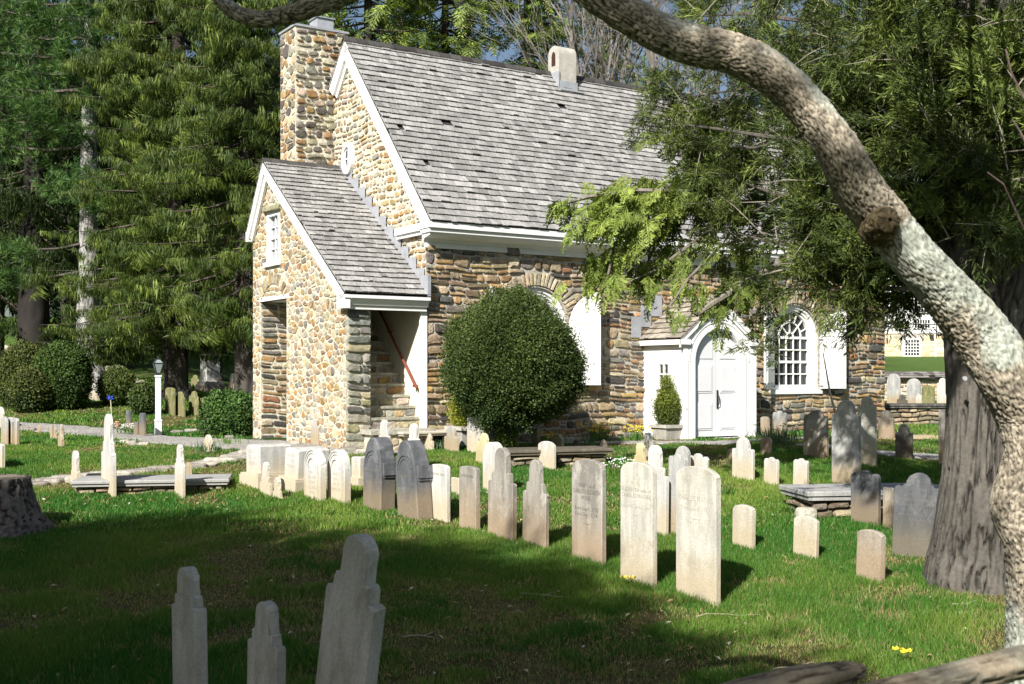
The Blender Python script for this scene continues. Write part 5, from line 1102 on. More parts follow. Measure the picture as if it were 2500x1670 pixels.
bush_list=[('round_bush','large clipped round bush at the far left',(57,925),54,76,34.0,B1,(.10,.12,.028)),('round_bush','large clipped dark round bush with a flat top beside the pale trunk',(152,924),60,78,33.6,B1,(.065,.115,.022)),('round_bush','lower olive clipped bush bulging in front between the two large ones',(75,956),42,48,32.9,B1,(.11,.12,.03)),('round_bush','medium clipped bush right of the pale trunk',(286,944),36,37,34.5,B1,(.10,.13,.03)),('round_bush','small dark clipped bush behind the lamp post',(352,975),26,28,32.0,B1,(.06,.09,.02)),('round_bush','far spreading shrub under the dark spruces',(152,815),34,26,56.,B1,(.09,.13,.03))]
for i,(nm,lb,(px,py),rx,ry,d,c1,c2) in enumerate(bush_list):
    c=A(px,py,d); q=Vector((c.x,c.y,float(H(c.x,c.y)))); t=thing(nm,lb,'bush',q,0,'clipped bushes on the left lawn'); k=d/F
    zz=c.z-q.z; rzz=max(ry*k,zz+.05)*1.0 if i!=5 else ry*k
    leafball(t,(0,0,zz if i==5 else (c.z-q.z)),rx*k,rx*k,ry*k*1.05,int(8500*(rx/55)**2)+1200,TLB,c1,c2,.75,30+i,.10)
d=25.2; c=A(560,1018,d); q=Vector((c.x,c.y,float(H(c.x,c.y)))); k=d/F; t=thing('laurel_hedge','glossy dark green hedge against the left corner of the stair wing','hedge',q)
for j,(ox,rx,s) in enumerate(((-.18,.36,3000),(.2,.36,3000))): leafball(t,(ox,0,c.z-q.z-.05),rx,.4,.50,s,TLB,(.03,.065,.016),(.07,.14,.03),.7,50+j,.15,j==0,name='foliage')
# potted shrubs
def pot(t,s,col):
    mb=MB(); z0,z1=0,.26*s
    for za,zb,ra,rb in((0,z1-.05*s,.15*s,.20*s),(z1-.05*s,z1,.225*s,.225*s)):
        v=[(x*r_,y*r_,z) for z,r_ in((za,ra),(zb,rb)) for x,y in((-1,-1),(1,-1),(1,1),(-1,1))]; mb.mesh(v,[(0,1,5,4),(1,2,6,5),(2,3,7,6),(3,0,4,7),(4,5,6,7),(3,2,1,0)],col)
    mb.build('pot',M_stucco,t)
q=loc2w(4.78,-.95,-.02); t=thing('potted_shrub','cone-shaped evergreen in a pale square pot beside the white porch','potted plant',q,TH); pot(t,1.15,(.5,.45,.35))
leafball(t,(0,0,.62),.21,.21,.34,2600,TL,(.06,.09,.018),(.20,.24,.04),.9,70,.1); leafball(t,(-.03,0,.97),.09,.09,.26,500,TL,(.06,.09,.018),(.20,.24,.04),.8,71,.1,False,name='tip')
q=loc2w(.52,-.55,.0); t=thing('potted_shrub','bright yellow-green dwarf conifer in a cream planter right of the stair','potted plant',q,TH); pot(t,1.3,(.55,.5,.4))
leafball(t,(0,0,.60),.25,.25,.32,2600,TL,(.13,.17,.02),(.36,.38,.04),.95,72,.12); leafball(t,(0,0,.88),.14,.14,.2,800,TL,(.15,.19,.02),(.38,.40,.04),.9,73,.1,False,name='tip')
# flowers
def flowers(px,py,w,n,hc,leafc,label,h=.28,fl=True,cat='flowers',d=None,spread=.6,fs=.028):
    q=G(px,py); t=thing('flower_clump',label,cat,q,0,'spring flowers'); r=np.random.default_rng(int(px)); L=[];F_=MB()
    for k in range(n):
        x=r.normal()*w*.45; y=r.normal()*w*.35; hh=h*(.6+.5*r.random()); dd=np.array((r.normal()*.35,r.normal()*.35,1.)); L.append((blade((x,y,0),dd,.016,hh,r.normal(size=3)),.7+.6*r.random()))
        if fl and r.random()<fl:
            c=Vector((x,y,0))+Vector(dd)*hh*.93
            for a in range(5):
                an=a*1.257+r.random(); F_.mesh([c,c+Vector((math.cos(an)*fs,math.sin(an)*fs*.8-.012,.006)),c+Vector((math.cos(an+.6)*fs*1.2,math.sin(an+.6)*fs-.018,.02)),c+Vector((math.cos(an+1.1)*fs,math.sin(an+1.1)*fs*.8-.012,.0))],[(0,1,2,3)],tuple(v*r.uniform(.8,1.15) for v in hc))
    V,Q,b=quadstrip(L); npmesh('leaves',V,Q,M_leaf,t,np.array(leafc)[None]*b[:,None],'FACE')
    if F_.V: F_.build('blossoms',M_flower,t)
PU=(.20,.09,.55); YE=(.85,.68,.04); WH=(.8,.8,.78); LG=(.07,.15,.03); BG=(.10,.17,.09)
flowers(1133,1090,.35,120,PU,LG,'purple hyacinths between the table tomb and the tall pale stone',.26,.9)
flowers(1338,1082,.35,60,YE,(.16,.22,.04),'small yellow daffodils left of the weathered stone by the wall',.2,.5); flowers(1460,1078,.3,90,YE,LG,'bright yellow daffodils against the church wall',.34,.6); flowers(1556,1078,.28,60,YE,LG,'yellow daffodils beside the potted cone shrub',.3,.5)
flowers(1437,1090,.25,40,YE,BG,'tuft of narrow green leaves without bloom by the wall',.25,0); flowers(1512,1170,.16,30,WH,LG,'white narcissus behind the second buff gravestone',.30,.7)
flowers(1893,1088,.42,170,YE,BG,'blue-green daffodil leaves beneath the arched window',.40,.06); flowers(2152,1066,.14,30,(.65,.30,.5),LG,'pink flowers at the foot of the brownish gravestone',.24,.7)
flowers(318,1062,.32,60,WH,LG,'white hyacinths around the dark slim stones',.26,.8); flowers(500,1108,.26,60,WH,BG,'leafy tuft beside the small white stone at the path',.26,0); flowers(1062,1100,.2,40,WH,BG,'pale green leaves under the table tomb',.25,0)
flowers(1770,1212,.16,30,WH,LG,'green tuft of leaves between buff stone and pale stones',.22,0); flowers(2185,1625,.04,7,YE,LG,'single dandelion blooming in the grass near the wall',.12,.35,fs=.035); flowers(1533,1432,.03,5,YE,LG,'yellow flower at the foot of the second buff gravestone',.10,.4); flowers(560,1086,.3,50,WH,(.13,.25,.05),'light green perennial at the foot of the hedge',.2,0); flowers(1405,1225,.05,6,WH,LG,'sprig of weeds among the front stones',.1,0)
# ================================================================ big red cedar at right
cb=G(2352,1425); t=thing('cedar_tree','massive old red cedar with furrowed leaning trunk and dark feathery boughs at right','tree',cb)
def rel(px,py,d): return np.array(A(px,py,d)-cb)
d0=cb.y
bark_tube('trunk',[rel(2372,1500,d0),rel(2374,1400,d0),rel(2380,1330,d0),rel(2390,1200,d0),rel(2400,1000,d0),rel(2405,800,d0),rel(2410,600,d0+.1),rel(2420,300,d0+.2),rel(2440,-50,d0+.3),rel(2450,-500,d0+.3)],
 [v*d0/F for v in(128,112,98,86,80,92,115,112,95,60)],M_bk,t,240,.02,fs=19,amp=.045,col0=(.055,.050,.044),col1=(.125,.115,.10),seed=9,flute=.26)  # bark coloured extra dark, taking on part of the crown's shade
for i,(a,b,c) in enumerate((((2420,1250),(2440,1340),(2462,1420)),((2380,1300),(2395,1380),(2380,1440)))):
    bark_tube('root_flare',[rel(*a,d0),rel(*b,d0-.15),rel(c[0],c[1]+8,d0-.25)],[.13,.11,.05],M_bk,t,60,.03,fs=19,amp=.03,col0=(.045,.040,.035),col1=(.105,.095,.082),seed=20+i)
r=np.random.default_rng(5); mb=MB()
C1=(.04,.066,.018); C2=(.14,.18,.04); Ts=[];Ds=[];Ss=[];Cs=[]
# boughs from trunk out to the left and towards the viewer: clusters (px,py,depth,radius m,count); those above the frame are unseen, added to shade the trunk
CL=[(1700,40,13,.6,170),(1800,70,13,.75,260),(1950,60,12.5,.85,380),(2100,80,12,.8,380),(2260,60,11.5,.8,420),(2400,100,10.6,.7,360),(2480,250,10.4,.6,300),
(1990,180,12.5,.7,300),(2120,210,12,.7,320),(2270,230,11.3,.7,360),(2400,280,10.6,.6,300),(1690,235,13.5,.55,150),(1640,300,13.5,.38,80),(1760,300,13.5,.6,190),(1840,250,13.2,.5,150),(1870,360,13,.6,220),(1950,430,12.7,.6,240),
(2110,350,12,.65,300),(2230,360,11.5,.6,300),(2370,400,10.8,.55,260),(2170,480,11.8,.6,260),(2290,480,11.2,.55,230),(2450,450,10.2,.5,200),
(1800,440,13,.5,150),(1860,500,13,.55,190),(1990,540,12.6,.6,240),(2090,610,12.2,.6,250),(2180,600,11.8,.5,190),(1930,600,12.8,.5,70),(1800,570,13,.45,50),(2020,680,12.5,.5,90),(2130,690,12,.45,100),(2090,740,12.2,.30,30),(2200,700,11.8,.35,90),(2240,560,11.6,.4,120),(2420,-120,8.4,.5,80),(2200,-330,8.0,.6,150),(2330,-500,7.2,.6,150),(2180,-650,7.0,.6,130),(2440,-420,7.6,.55,100),(1720,360,13.4,.4,80)]
K=1.9
for px,py,d,rd,n in CL:
    if px<2020: d2=d+2.2*sst(2060,1850,px) if False else d+2.4*float(1-sst(1880,2150,px)); rd*=d2/d; n=int(n*(.8 if py<420 else .38)); d=d2
    c=rel(px,py,d); s=rel(2390,min(py+40,620),d0+.1); m1=(s*.5+c*.5)+r.normal(size=3)*.15
    mb.tube([s,(s+m1)/2+r.normal(size=3)*.05,m1,(m1+c)/2+r.normal(size=3)*.06,c],[.05,.04,.028,.018,.008],5,(.12,.105,.09),0,False)
    tw=max(4,int(n*K/12.5))
    for j in range(tw):
        o=c+r.normal(size=3)*rd*.5; ax=np.array((-.55,-.2,-.1))+r.normal(size=3)*.65; ax/=np.linalg.norm(ax); Lt=.30+.35*r.random(); tone=.55+.75*r.random(); cq=r.random()
        e=o+ax*Lt; mid=(o+e)/2+np.array((0,0,.03)); bare_=r.random()<.32
        mb.tube([o-ax*.15,mid,e],[.007,.005,.002],3,(.26,.235,.19),0,False)
        if bare_: continue
        for k in range(15):
            q=r.random(); p=o+(e-o)*q+np.array((0,0,.03*4*q*(1-q)))+r.normal(size=3)*.035; sd=r.normal(size=3)*.55; Ts.append(p); Ds.append(ax+sd+np.array((0,0,-.1))); Ss.append(.75+.6*r.random()); h=min(1,cq*.8+.3*r.random()); Cs.append((np.array(C1)*(1-h)+np.array(C2)*h)*tone*(.8+.4*r.random()))
mb.build('branches',M_bark,t)
stamp('foliage',TC,basis(np.array(Ds),roll=r.random(len(Ts))*6),np.array(Ts),np.array(Ss),np.array(Cs),leafmat('cedar_leaves',.22),t,.35,50)
# the bright hanging hemlock bough reaching left over the roof
Ts=[];Ds=[];Ss=[];Cs=[]; mb=MB(); H1=(.10,.145,.028); H2=(.235,.295,.062)
paths=[[(1980,560),(1850,505),(1700,470),(1560,465),(1440,480),(1385,495)],[(1800,500),(1680,500),(1560,560),(1470,620),(1420,660)],[(1900,560),(1760,600),(1680,680),(1640,740),(1620,770)],[(1700,480),(1600,440),(1520,440),(1480,455)],[(1880,470),(1780,440),(1720,400),(1640,420)],[(1560,520),(1500,600),(1480,690)],[(1650,520),(1590,620),(1560,700)],[(1960,600),(1840,680),(1740,740),(1700,770)],[(1740,560),(1680,600),(1600,660),(1530,690)],[(1940,420),(1840,380),(1760,360),(1640,330)],[(1620,460),(1540,500),(1460,520),(1410,545)],[(1850,560),(1800,640),(1790,720)],[(1900,640),(1880,700),(1860,740)]]
for i,P in enumerate(paths):
    dd=[16.2+.4*math.sin(i*2.3)-.08*j for j in range(len(P))]; pts=[rel(a,b,q) for (a,b),q in zip(P,dd)]
    if i in(0,7,9): mb.tube([rel(2390,560,d0+.1)]+pts,[.07,.055]+[.045*(1-j/len(pts))+.006 for j in range(len(pts)-1)]+[.005],6,(.22,.2,.17),0,False)
    else: mb.tube(pts,[.022*(1-j/len(pts))+.004 for j in range(len(pts))],5,(.2,.18,.15),0,False)
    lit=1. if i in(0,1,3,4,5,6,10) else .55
    for j in range(len(pts)-1):
        a,b=pts[j],pts[j+1]; L=np.linalg.norm(b-a); ax=(b-a)/L
        m=int(L/.023*(1 if (P[j][0]+P[j+1][0])/2<1800 else .6)*(.3 if i in(2,7,8) else .7 if i in(1,5,6) else 1))
        for k in range(m):
            s=r.random(); sd=np.array((r.normal()*.8,r.normal()*1.,0)); p=a+(b-a)*s+np.array((r.normal()*.13,r.normal()*.2,-abs(r.normal())*.13+.05))
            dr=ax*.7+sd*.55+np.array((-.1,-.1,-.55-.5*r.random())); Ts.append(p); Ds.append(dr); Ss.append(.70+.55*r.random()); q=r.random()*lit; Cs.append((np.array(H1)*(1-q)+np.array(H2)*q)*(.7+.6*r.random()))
mb.build('bough',M_bark,t)
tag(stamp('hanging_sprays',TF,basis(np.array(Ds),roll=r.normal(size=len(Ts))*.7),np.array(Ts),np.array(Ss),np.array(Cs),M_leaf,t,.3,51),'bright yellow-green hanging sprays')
# ================================================================ foreground arching trunk
PTS=[(2545,2300,4.6,120),(2540,1900,4.5,95),(2535,1700,4.4,80),(2530,1600,4.4,74),(2525,1450,4.35,66),(2520,1330,4.3,66),(2497,1235,4.3,76),(2522,1110,4.25,68),(2500,1005,4.25,72),(2452,905,4.2,74),(2385,805,4.2,72),(2302,705,4.15,62),(2222,617,4.1,58),(2150,528,4.1,60),(2092,455,4.05,60),(2050,372,4.0,54),(1992,290,4.0,50),(1932,222,4.0,50),(1860,164,4.0,51),(1775,126,4.0,50),(1700,112,4.0,50),(1606,78,4.0,48),(1480,0,4.0,46),(1330,-95,4.1,42),(1150,-140,4.2,38),(1000,-110,4.2,32),(900,-45,4.2,27),(830,-8,4.25,26),(760,18,4.25,24),(690,40,4.3,22),(620,46,4.3,20),(560,20,4.35,18),(520,-30,4.4,16),(480,-120,4.5,12)]
bs=A(2545,2300,4.6); gzz=float(H(bs.x,bs.y)); tb=Vector((bs.x,bs.y,gzz)); t=thing('leaning_tree','nearby bare tree with scaly lichened trunk arching over the whole picture','tree',tb)
pts=[np.array((0,0,-.2))]+[np.array(A(a,b,d)-tb) for a,b,d,w in PTS[1:]]; rad=[.2]+[.93*w*d/F for a,b,d,w in PTS[1:]]
bark_tube('trunk',pts,rad,M_bk,t,170,.007,amp=.008,platey=58,lob0=.12,col0=(.27,.23,.17),col1=(.44,.39,.31),seed=2,lich=((.42,.46,.40),2.6,(.2,-.4,.7)))
kn=np.array(A(2150,545,4.02)-tb)
bark_tube('knot',[kn+np.array((.0,.05,-.02)),kn+np.array((.0,-.03,-.005)),kn+np.array((.0,-.085,.0)),kn+np.array((.0,-.10,.0))],[.06,.055,.035,.006],M_bk,t,60,.006,amp=.006,platey=60,col0=(.12,.09,.05),col1=(.22,.17,.10))
mb=MB()
for P in([(2500,560,3.9),(2475,505,3.85),(2450,450,3.8),(2410,420,3.8)],[(2500,240,3.8),(2470,180,3.8),(2455,120,3.8)],[(2520,380,3.8),(2490,320,3.8),(2470,290,3.8)]): mb.tube([A(*q)-tb for q in P],[.0035,.003,.0025,.002][:len(P)],5,(.14,.10,.09),0,False)
mb.tube([A(790,20,4.2)-tb,A(800,-10,4.15)-tb,A(812,-60,4.1)-tb],[.008,.006,.005],5,(.35,.33,.25),0,False); mb.tube([A(700,30,4.3)-tb,A(706,-10,4.3)-tb,A(698,-60,4.3)-tb],[.007,.006,.005],5,(.4,.38,.3),0,False)
mb.build('twigs',M_bark,t)
def rock(mb,c,sx,sy,sz,rot,seed,col):
    rr=np.random.default_rng(seed); ns,nr=22,12; vs=[];fs=[]; ca,sa=math.cos(rot),math.sin(rot)
    for i in range(nr+1):
        for j in range(ns):
            a=math.pi*i/nr;b=2*math.pi*j/ns; x=math.sin(a)*math.cos(b);y=math.sin(a)*math.sin(b);z=math.cos(a); m=max(abs(x),abs(y),abs(z))**.65; x/=m;y/=m;z/=m
            vs.append((x*sx,y*sy,z*sz))
    P=np.array(vs); P*=(1+.30*(fbm(P+seed,3.5,3)-.5))[:,None]; P+=((fbm(P+seed*2,14,2)-.5)*.02)[:,None]
    P=np.stack([P[:,0]*ca-P[:,1]*sa,P[:,0]*sa+P[:,1]*ca,P[:,2]],-1)+np.array(c)
    for i in range(nr):
        for j in range(ns): k=(j+1)%ns; fs.append((i*ns+j,i*ns+k,(i+1)*ns+k,(i+1)*ns+j))
    mb.mesh(P.tolist(),fs,[(lambda g:tuple(x*g for x in col))(rr.uniform(.85,1.15)) for _ in fs])
# ================================================================ near split-rail fence (out of focus)
pf=A(2640,1560,2.95); gz=float(H(pf.x,pf.y)); o0=Vector((pf.x,pf.y,gz)); t=thing('rail_fence','weathered mossy split rails of a fence, blurred in the near foreground at lower right','fence',o0)
def rail(nm,P,R_,seed): bark_tube(nm,[np.array(A(*q)-o0) for q in P],R_,M_bk,t,60,.012,fs=60,amp=.010,col0=(.13,.10,.07),col1=(.34,.29,.21),seed=seed,flute=.5,lich=((.36,.33,.25),7,(0,-.2,.5)))
rail('rail',[(1300,1850,2.2),(1600,1765,2.3),(1850,1690,2.4),(2000,1655,2.5),(2085,1640,2.56),(2112,1630,2.58)],[.034,.036,.035,.032,.022,.005],31)
rail('rail',[(1900,1760,2.45),(2100,1712,2.5),(2300,1668,2.62),(2450,1628,2.75),(2640,1585,2.95),(2900,1530,3.2)],[.032,.038,.042,.042,.04,.04],35)
bark_tube('fence_post',[(0,.06,-.3),(0,.06,.5),(.01,.06,pf.z-gz+.25)],[.10,.09,.08],M_bk,t,40,.04,fs=30,amp=.012,col0=(.14,.11,.08),col1=(.3,.26,.2),seed=41)
# ================================================================ tree stump
c=G(-10,1292); t=thing('tree_stump','broad dark tree stump in the shade at the left edge','stump',c); k=c.y/F
bark_tube('stump_wood',[(0,0,-.15),(0,0,.06),(0,0,.2),(.0,0,.45),(0,0,128*k)],[190*k,128*k,104*k,86*k,80*k],M_bk,t,120,.02,fs=22,amp=.05,col0=(.10,.09,.08),col1=(.19,.17,.15),seed=14,flute=.3)
mb=MB(); mb.prism([(80*k*math.cos(a)*random.uniform(.9,1.06),80*k*math.sin(a)*random.uniform(.9,1.06)) for a in [i*math.pi/12 for i in range(24)]],lambda a,b,h:(a,b,h),126*k-.05,126*k,(.2,.17,.13)); mb.build('cut_top',M_wood,t)
# ================================================================ lamp post
q=G(386,1062); k=q.y/F; t=thing('lamp_post','white square post with a dark glazed lantern on the left lawn','lamp post',q)
h=lambda py:(1062-py)*k; rzl=R(25)
M_post=plain('post_paint',(.74,.75,.80),.4,3,.04,.03)
def pbox(nm,w,z0,z1,mat,par=t): mb=MB(); mb.box(-w,w,-w,w,z0,z1); o=mb.build(nm,mat,par); o.rotation_euler=(0,0,rzl); return o
pbox('plinth',9.2*k*.8,-.3,h(1028),M_post); pbox('base_moulding',10.5*k*.8,h(1028)+.001,h(1024),M_post); pbox('shaft',7.4*k*.8,h(1024),h(920),M_post); pbox('capital',9.5*k*.8,h(920),h(916),M_post)
mb=MB(); w0_,w1_=.045,.105; z0_,z1_,z2_=h(910),h(887),h(878)
for s in((-1,-1),(1,-1),(1,1),(-1,1)): mb.tube([(s[0]*w0_,s[1]*w0_,z0_),(s[0]*w1_,s[1]*w1_,z1_)],[.009,.009],4); mb.tube([(s[0]*w1_,s[1]*w1_,z1_),(0,0,z2_+.05)],[.009,.009],4)
mb.box(-w0_,w0_,-w0_,w0_,z0_-.03,z0_); mb.box(-w1_-.01,w1_+.01,-w1_-.01,w1_+.01,z1_,z1_+.012); mb.box(-w1_*.45,w1_*.45,-w1_*.45,w1_*.45,z2_,z2_+.02); mb.tube([(0,0,z2_),(0,0,z2_+.08)],[.02,.008],6); mb.tube([(0,0,h(916)),(0,0,z0_-.03)],[.03,.04],8)
lo_=mb.build('lantern',M_iron,t); lo_.rotation_euler=(0,0,rzl)
mb=MB(); v=[(x*w,y*w,z) for z,w in((z0_,w0_-.004),(z1_,w1_-.004),(z2_,w1_*.4)) for x,y in((-1,-1),(1,-1),(1,1),(-1,1))]; mb.mesh(v,[(0,1,5,4),(1,2,6,5),(2,3,7,6),(3,0,4,7),(4,5,9,8),(5,6,10,9),(6,7,11,10),(7,4,8,11)]); mb.build('lantern_glass',plain('lantern_glass',(.22,.27,.28),.1,3,.1,0,.6),lo_)
mb=MB(); mb.tube([(0,0,z0_),(0,0,z0_+.12)],[.018,.018],8); mb.build('lamp_candle',M_white,lo_)
# ================================================================ flags, blue bird spinner, copper marker
M_flag=attrmat('flag_cloth',.7,20,.9,1.1,0)
for i,(px,lb) in enumerate(((477,'leftmost little striped flag at the square monument, furled'),(512,'little striped flag drooping with the blue field low, second at the monument'),(532,'little striped flag third at the monument'),(551,'rightmost little striped flag at the monument'))):
    q=G(px,965); k=q.y/F; t=thing('grave_flag',lb,'flag',q,R(10),'small flags at the monument'); mb=MB(); sl_=(-1 if i<2 else .6)*.10; mb.tube([(0,0,-.05),(sl_*.9,0,.40)],[.006,.004],5,(.3,.2,.1)); mb.build('stick',M_wood,t)
    mb=MB(); nx_,nz_=7,13; Wf,Hf=.21,.30
    def fp(a,b): # hanging cloth from the stick
        s=b*.30; x=sl_*.9*(1-s); z=.40-s*.45-a*.16*(1+.3*b); return (x+a*Wf*(.45 if i==0 else .8)+.01*math.sin(b*6),.018*math.sin(a*9+i),z-b*.06)
    for a in range(nx_):
        for b in range(nz_):
            c_=(.02,.03,.14) if (a<3 and b<7) else ((.50,.02,.03) if b%2==0 else (.75,.75,.73))
            if a<3 and b<7 and (a+b)%2==0 and b in(1,3,5): c_=(.5,.5,.55)
            mb.mesh([fp(a/nx_,b/nz_),fp((a+1)/nx_,b/nz_),fp((a+1)/nx_,(b+1)/nz_),fp(a/nx_,(b+1)/nz_)],[(0,1,2,3)],c_)
    mb.build('cloth',M_flag,t)
q=G(276,1062); k=q.y/F; t=thing('garden_spinner','blue plastic spinner on a slim pole in the left lawn','spinner',q)
mb=MB(); mb.tube([(0,0,-.1),(-6*k,0,88*k)],[.012,.010],6,(.5,.45,.33)); mb.build('pole',M_wood,t)
mb=MB(); cx_,cz_=-8*k,91*k
for a in range(5):
    an=a*1.257+.3; c_=Vector((cx_,0,cz_)); mb.mesh([c_,c_+Vector((math.cos(an)*.09,-.03,math.sin(an)*.06)),c_+Vector((math.cos(an+.7)*.09,.02,math.sin(an+.7)*.06)),c_+Vector((math.cos(an+.9)*.03,.03,math.sin(an+.9)*.02))],[(0,1,2,3)],(.02,.06,.45))
mb.tube([(cx_,-.04,cz_),(cx_,.04,cz_)],[.03,.02],8,(.02,.06,.45)); mb.build('vanes',attrmat('blue_plastic',.35,5,.95,1.05,0,spec=.5),t)
q=G(287,1040); mb=MB(); mb.tube([(0,0,-.05),(0,0,.09)],[.05,.05],10,(.35,.16,.08)); mb.tube([(0,0,.09),(0,0,.12)],[.07,.06],10,(.4,.2,.1)); o=mb.build('copper_marker',M_flower); o.location=q; tag(o,'small copper-coloured marker cup in the lawn near the spinner','marker')
# ================================================================ loose stones edging the gravel
def edge_stones(lst,label,group,nm='edging_stone',big=1.):
    for i,(px,py,w) in enumerate(lst):
        q=G(px,py); mb=MB(); rock(mb,(0,0,.02),w*.5*big,.11*big,.05*big*random.uniform(.7,1.4),random.uniform(-.3,.3),int(px*3+py),random.choice([(.32,.30,.26),(.24,.22,.19),(.40,.37,.31)])); o=mb.build(nm,M_stone,None,True); o.location=q; o.rotation_euler=(0,0,R(10)); tag(o,label,'edging stone',group)
random.seed(21)
edge_stones([(60+24*i+random.uniform(-5,5),1186-1.7*i*1.6+random.uniform(-2,2)+(4 if i%2 else -2),random.uniform(.18,.42)) for i in range(9)]+[(300,1160,.35),(340,1157,.5),(392,1148,.4),(430,1146,.36),(470,1140,.45),(505,1136,.4),(540,1128,.55),(575,1118,.5)],'flat grey fieldstone edging the narrow gravel strip on the left lawn','stones edging the narrow gravel strip')
edge_stones([(290,1083,.22),(305,1084,.2),(322,1086,.22),(338,1088,.2),(352,1088,.2),(640,1112,.3),(600,1108,.25),(430,1058,.4),(470,1054,.4),(505,1052,.5),(75,1052,.25),(62,1048,.2),(538,1078,.2)],'small stone beside the wide gravel path','stones beside the wide gravel path')
edge_stones([(820,1106,.3),(850,1104,.35),(880,1104,.4),(905,1100,.35),(560,1072,.2),(720,1086,.2),(1010,1092,.25),(1240,1080,.4),(1300,1079,.35),(1380,1078,.4),(1420,1077,.3),(1490,1076,.35),(2000,1064,.3),(2060,1062,.35)],'pale rock lying along the foot of the church wall','rocks along the church wall')
q=G(1968,1268); mb=MB(); rock(mb,(0,0,.06),.13,.1,.09,.3,77,(.45,.43,.36)); o=mb.build('rock',M_stone,None,True); o.location=q; tag(o,'pale rock behind the middle small cream gravestone','rock')
# ================================================================ shingled graveyard wall and schoolhouse beyond
wb=G(2240,990); y1=48.0; z0=float(H(17,y1)); t=thing('graveyard_wall','low stone wall with a sloping shingle coping beyond the church corner','wall',(A(2240,950,y1).x,y1,z0),R(-4))
zt_=CZ+(HY-918)/F*y1-z0
mb=MB(); mb.box(-7,9,0,.4,-.5,zt_,MORT_G); masonry(mb,lambda a,b,h:(a,-h,b),-.1,zt_,lambda z:[(-6,8)],PAL_G,(.12,.25),(.2,.5),.04,.03); mb.build('wall',M_stone,t)
mb=MB(); shingles(mb,(-7,-.28,zt_-.08),(1,0,0),(0,.8,.38),16,.62,.2,(.12,.25),((.10,.09,.085),(.26,.245,.23)),.02); shingles(mb,(-7,.65,zt_-.05),(1,0,0),(0,-.8,.4),16,.5,.2,(.12,.25),((.10,.09,.085),(.26,.245,.23)),.02); mb.build('shingle_coping',M_shingle,t)
yb=82.0; bx=A(2240,860,yb).x; zb=float(H(bx,yb)); t=thing('schoolhouse','far white clapboard and pale stone building with many-paned windows','building',(bx,yb,zb),R(-6)); kb=yb/F
X=lambda px:(px-2240)*kb; Zb=lambda py:CZ+(HY-py)*kb-zb
mb=MB(); mb.box(X(2040),X(2620),0,8,-1.5,Zb(812),(.60,.52,.36)); masonry(mb,lambda a,b,h:(a,-h,b),-.3,Zb(812),lambda z:[(X(2100),X(2440))],[((.56,.46,.28),3),((.60,.53,.38),3),((.48,.42,.32),2)],(.18,.4),(.25,.8),.05,.02); mb.build('stone_storey',M_stone,t)
mb=MB(); mb.box(X(2038),X(2622),-.05,8,Zb(812),Zb(640)); mb.box(X(2036),X(2624),-.09,-.05,Zb(814),Zb(806)); mb.box(X(2280),X(2284),-.14,-.1,-.2,Zb(650)); mb.box(X(2036),X(2624),-.5,8.5,Zb(640),Zb(634)); mb.build('white_storey',M_white,t)
mb=MB(); mb.mesh([(X(2030),-.5,Zb(634)),(X(2630),-.5,Zb(634)),(X(2630),8.5,Zb(634)),(X(2030),8.5,Zb(634)),(X(2030),4,Zb(634)+3.2),(X(2630),4,Zb(634)+3.2)],[(0,1,5,4),(2,3,4,5),(0,4,3),(1,2,5)],(.16,.15,.15)); mb.build('roof',M_shingle,t)
for (a,b,c,d_,cols,rws) in((2210,2243,868,830,5,5),(2183,2219,803,783,6,2),(2232,2268,801,781,6,2),(2232,2268,762,720,5,5),(2183,2219,742,725,5,2),(2298,2330,800,779,6,2),(2340,2370,868,830,5,5),(2298,2330,760,720,5,5),(2130,2166,803,783,6,2),(2130,2166,760,722,5,4)):
    f0=-.1 if c<815 else -.05; mb=MB(); e_=.10 if c<815 else .16; xa,xb,za,zb_=X(a),X(b),Zb(c),Zb(d_)
    mb.box(xa-e_,xa,f0-.06,f0,za-e_,zb_+e_);mb.box(xb,xb+e_,f0-.06,f0,za-e_,zb_+e_);mb.box(xa,xb,f0-.06,f0,za-e_,za);mb.box(xa,xb,f0-.06,f0,zb_,zb_+e_)
    for i in range(1,cols): x=xa+(xb-xa)*i/cols; mb.box(x-.022,x+.022,f0-.04,f0,za,zb_)
    for i in range(1,rws): z=za+(zb_-za)*i/rws; mb.box(xa,xb,f0-.045,f0,z-.022,z+.022)
    w=mb.build('window',M_white,t); mb=MB(); mb.box(xa,xb,f0-.02,f0,za,zb_); mb.build('pane',M_glass,w)
mb=MB(); mb.box(X(2200),X(2255),-.06,-.02,Zb(824),Zb(816),(.42,.40,.37)); mb.build('stone_lintel',M_stone,t)
mb=MB(); mb.box(X(2268),X(2276),-.3,-.03,Zb(825),Zb(818)); mb.build('wall_lamp',M_iron,t)
# electric cable to the schoolhouse
mb=MB(); mb.tube([A(1500,777,70),A(2000,788,70),A(2450,795,70),A(2900,780,70)],[.03]*4,4); o=mb.build('overhead_cable',M_iron); tag(o,'thin dark cable crossing before the white schoolhouse','cable')
# yard beyond: bright round tag on the cedar
mb=MB(); q=A(2356,924,d0-.50)-cb; mb.prism([(.02*math.cos(a),.02*math.sin(a)) for a in [i*math.pi/8 for i in range(16)]],lambda a,b,h:(q.x+a,q.y-h,q.z+b),-.02,.004,(.6,.6,.62)); mb.build('round_tag',M_lead,bpy.data.objects['cedar_tree'])
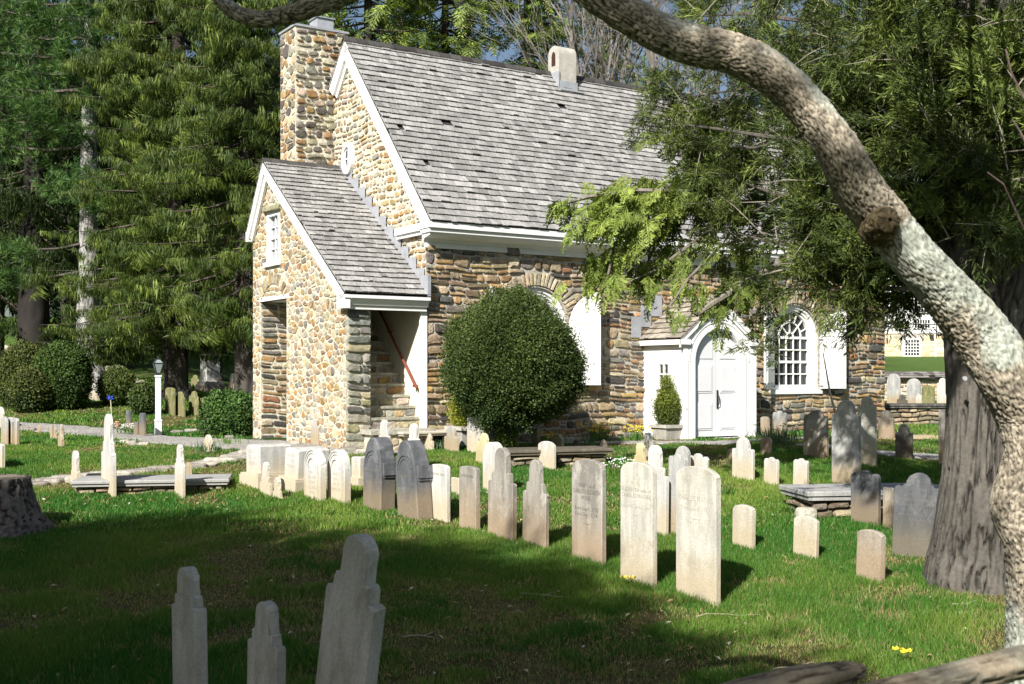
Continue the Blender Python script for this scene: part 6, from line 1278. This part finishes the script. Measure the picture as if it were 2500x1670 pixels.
# ================================================================ trees behind the viewer that shade the foreground
def shade(label,c,rad,n,seed,sz=(1,1,1)):
    g_=Vector((c[0],c[1],float(H(c[0],c[1])))); t=thing('yard_tree',label,'tree',g_,0,'trees behind the camera'); bark_tube('trunk',[(0,0,-.3),(0,0,1.5),(0,0,c[2]-g_.z),(0,0,c[2]-g_.z+rad*.6)],[.35,.28,.18,.03],M_bk,t,12,.5,col0=(.1,.09,.08),col1=(.15,.13,.11))
    r=np.random.default_rng(seed); d=r.normal(size=(n,3)); d/=np.linalg.norm(d,axis=1,keepdims=True); p=d*np.array(sz)*rad*(r.random(n)**.45)[:,None]+np.array((0,0,c[2]-g_.z))
    mb=MB()
    for k in range(40): e=Vector(p[k*7]); mb.tube([(0,0,max(e.z-1.5,1.)),tuple(e*.5+Vector((0,0,.2))),tuple(e)],[.08,.05,.02],4,(.1,.09,.08),0,False)
    mb.build('branches',M_bark,t)
    stamp('foliage',TFB,basis(r.normal(size=(n,3))),p,1.6*(.7+.6*r.random(n)),np.array((.05,.09,.02))[None]*(.6+.8*r.random((n,1))),M_leaf,t,.3,seed)
el=math.tan(SUN_EL); hd=math.hypot(SUN_DX,SUN_DY)
def occl(x,y,hh): # crown centre whose shadow falls on lawn point x,y
    s=hh/el/hd; return (x-SUN_DX*s,y-SUN_DY*s,float(H(x,y))+hh)
for i,(x,y,hh,rad,n,l) in enumerate(((-5.6,9.0,8.2,3.3,4200,'evergreen behind the camera whose crown shades the left foreground'),(-2.3,8.3,8.6,2.7,3400,'evergreen behind the camera whose crown shades the three nearest stones'),(-9.6,10.5,9.,3.2,3400,'evergreen left of the camera shading the stump'),(-.6,5.6,7.6,2.3,2400,'evergreen directly behind the camera'))):
    shade(l,occl(x,y,hh),rad,n,90+i)
# ================================================================ litter on the grass
mb=MB()
for k in range(900):
    y=random.uniform(7.5,17); x=random.uniform(-.42,.42)*y; z=float(H(x,y))+.02; a=random.random()*6.28; s=random.uniform(.012,.03); c_=random.choice([(.30,.17,.09),(.45,.36,.2),(.5,.46,.36),(.35,.25,.12)])
    u_=Vector((math.cos(a),math.sin(a),random.uniform(-.3,.5))); v_=Vector((-math.sin(a),math.cos(a),random.uniform(-.3,.3))); p=Vector((x,y,z)); mb.mesh([p-u_*s*1.3,p-v_*s*.6+Vector((0,0,.008)),p+u_*s*1.3,p+v_*s*.6+Vector((0,0,.012))],[(0,1,2,3)],c_)
tag(mb.build('fallen_leaves',M_flower),'scattered dead leaves lying in the grass','leaf litter',kind='stuff')
for i,(px,py,L_,lb) in enumerate(((1330,1458,.42,'pale forked twig on the shaded grass below the front row'),(1780,1510,.55,'long thin twig lying right of the nearest stone'),(1030,1565,.3,'thin curved twig between the nearest leaning stone and the front row'),(1940,1640,.35,'thin dry twig on the sunny grass behind the near wall'),(2360,1485,.25,'small forked twig in the grass by the arching trunk'),(1290,1498,.2,'short twig on shaded grass'))):
    q=G(px,py); mb=MB(); rr=random.Random(i); p=Vector((-L_/2,0,.03)); P=[p.copy()]
    for k in range(6): p=p+Vector((L_/6,rr.gauss(0,.03),rr.gauss(0,.006))); P.append(p.copy())
    mb.tube(P,[.005,.005,.004,.004,.003,.003,.002],5,(.42,.36,.27)); mb.tube([P[3],P[3]+Vector((.08,.06,.02))],[.003,.002],4,(.42,.36,.27)); o=mb.build('twig',M_wood); o.location=q; o.rotation_euler=(0,0,rr.uniform(-.4,.4)); tag(o,lb,'twig','fallen twigs')
for o in bpy.data.objects:
    for k in('_w','_t','_h'):
        if k in o: del o[k]
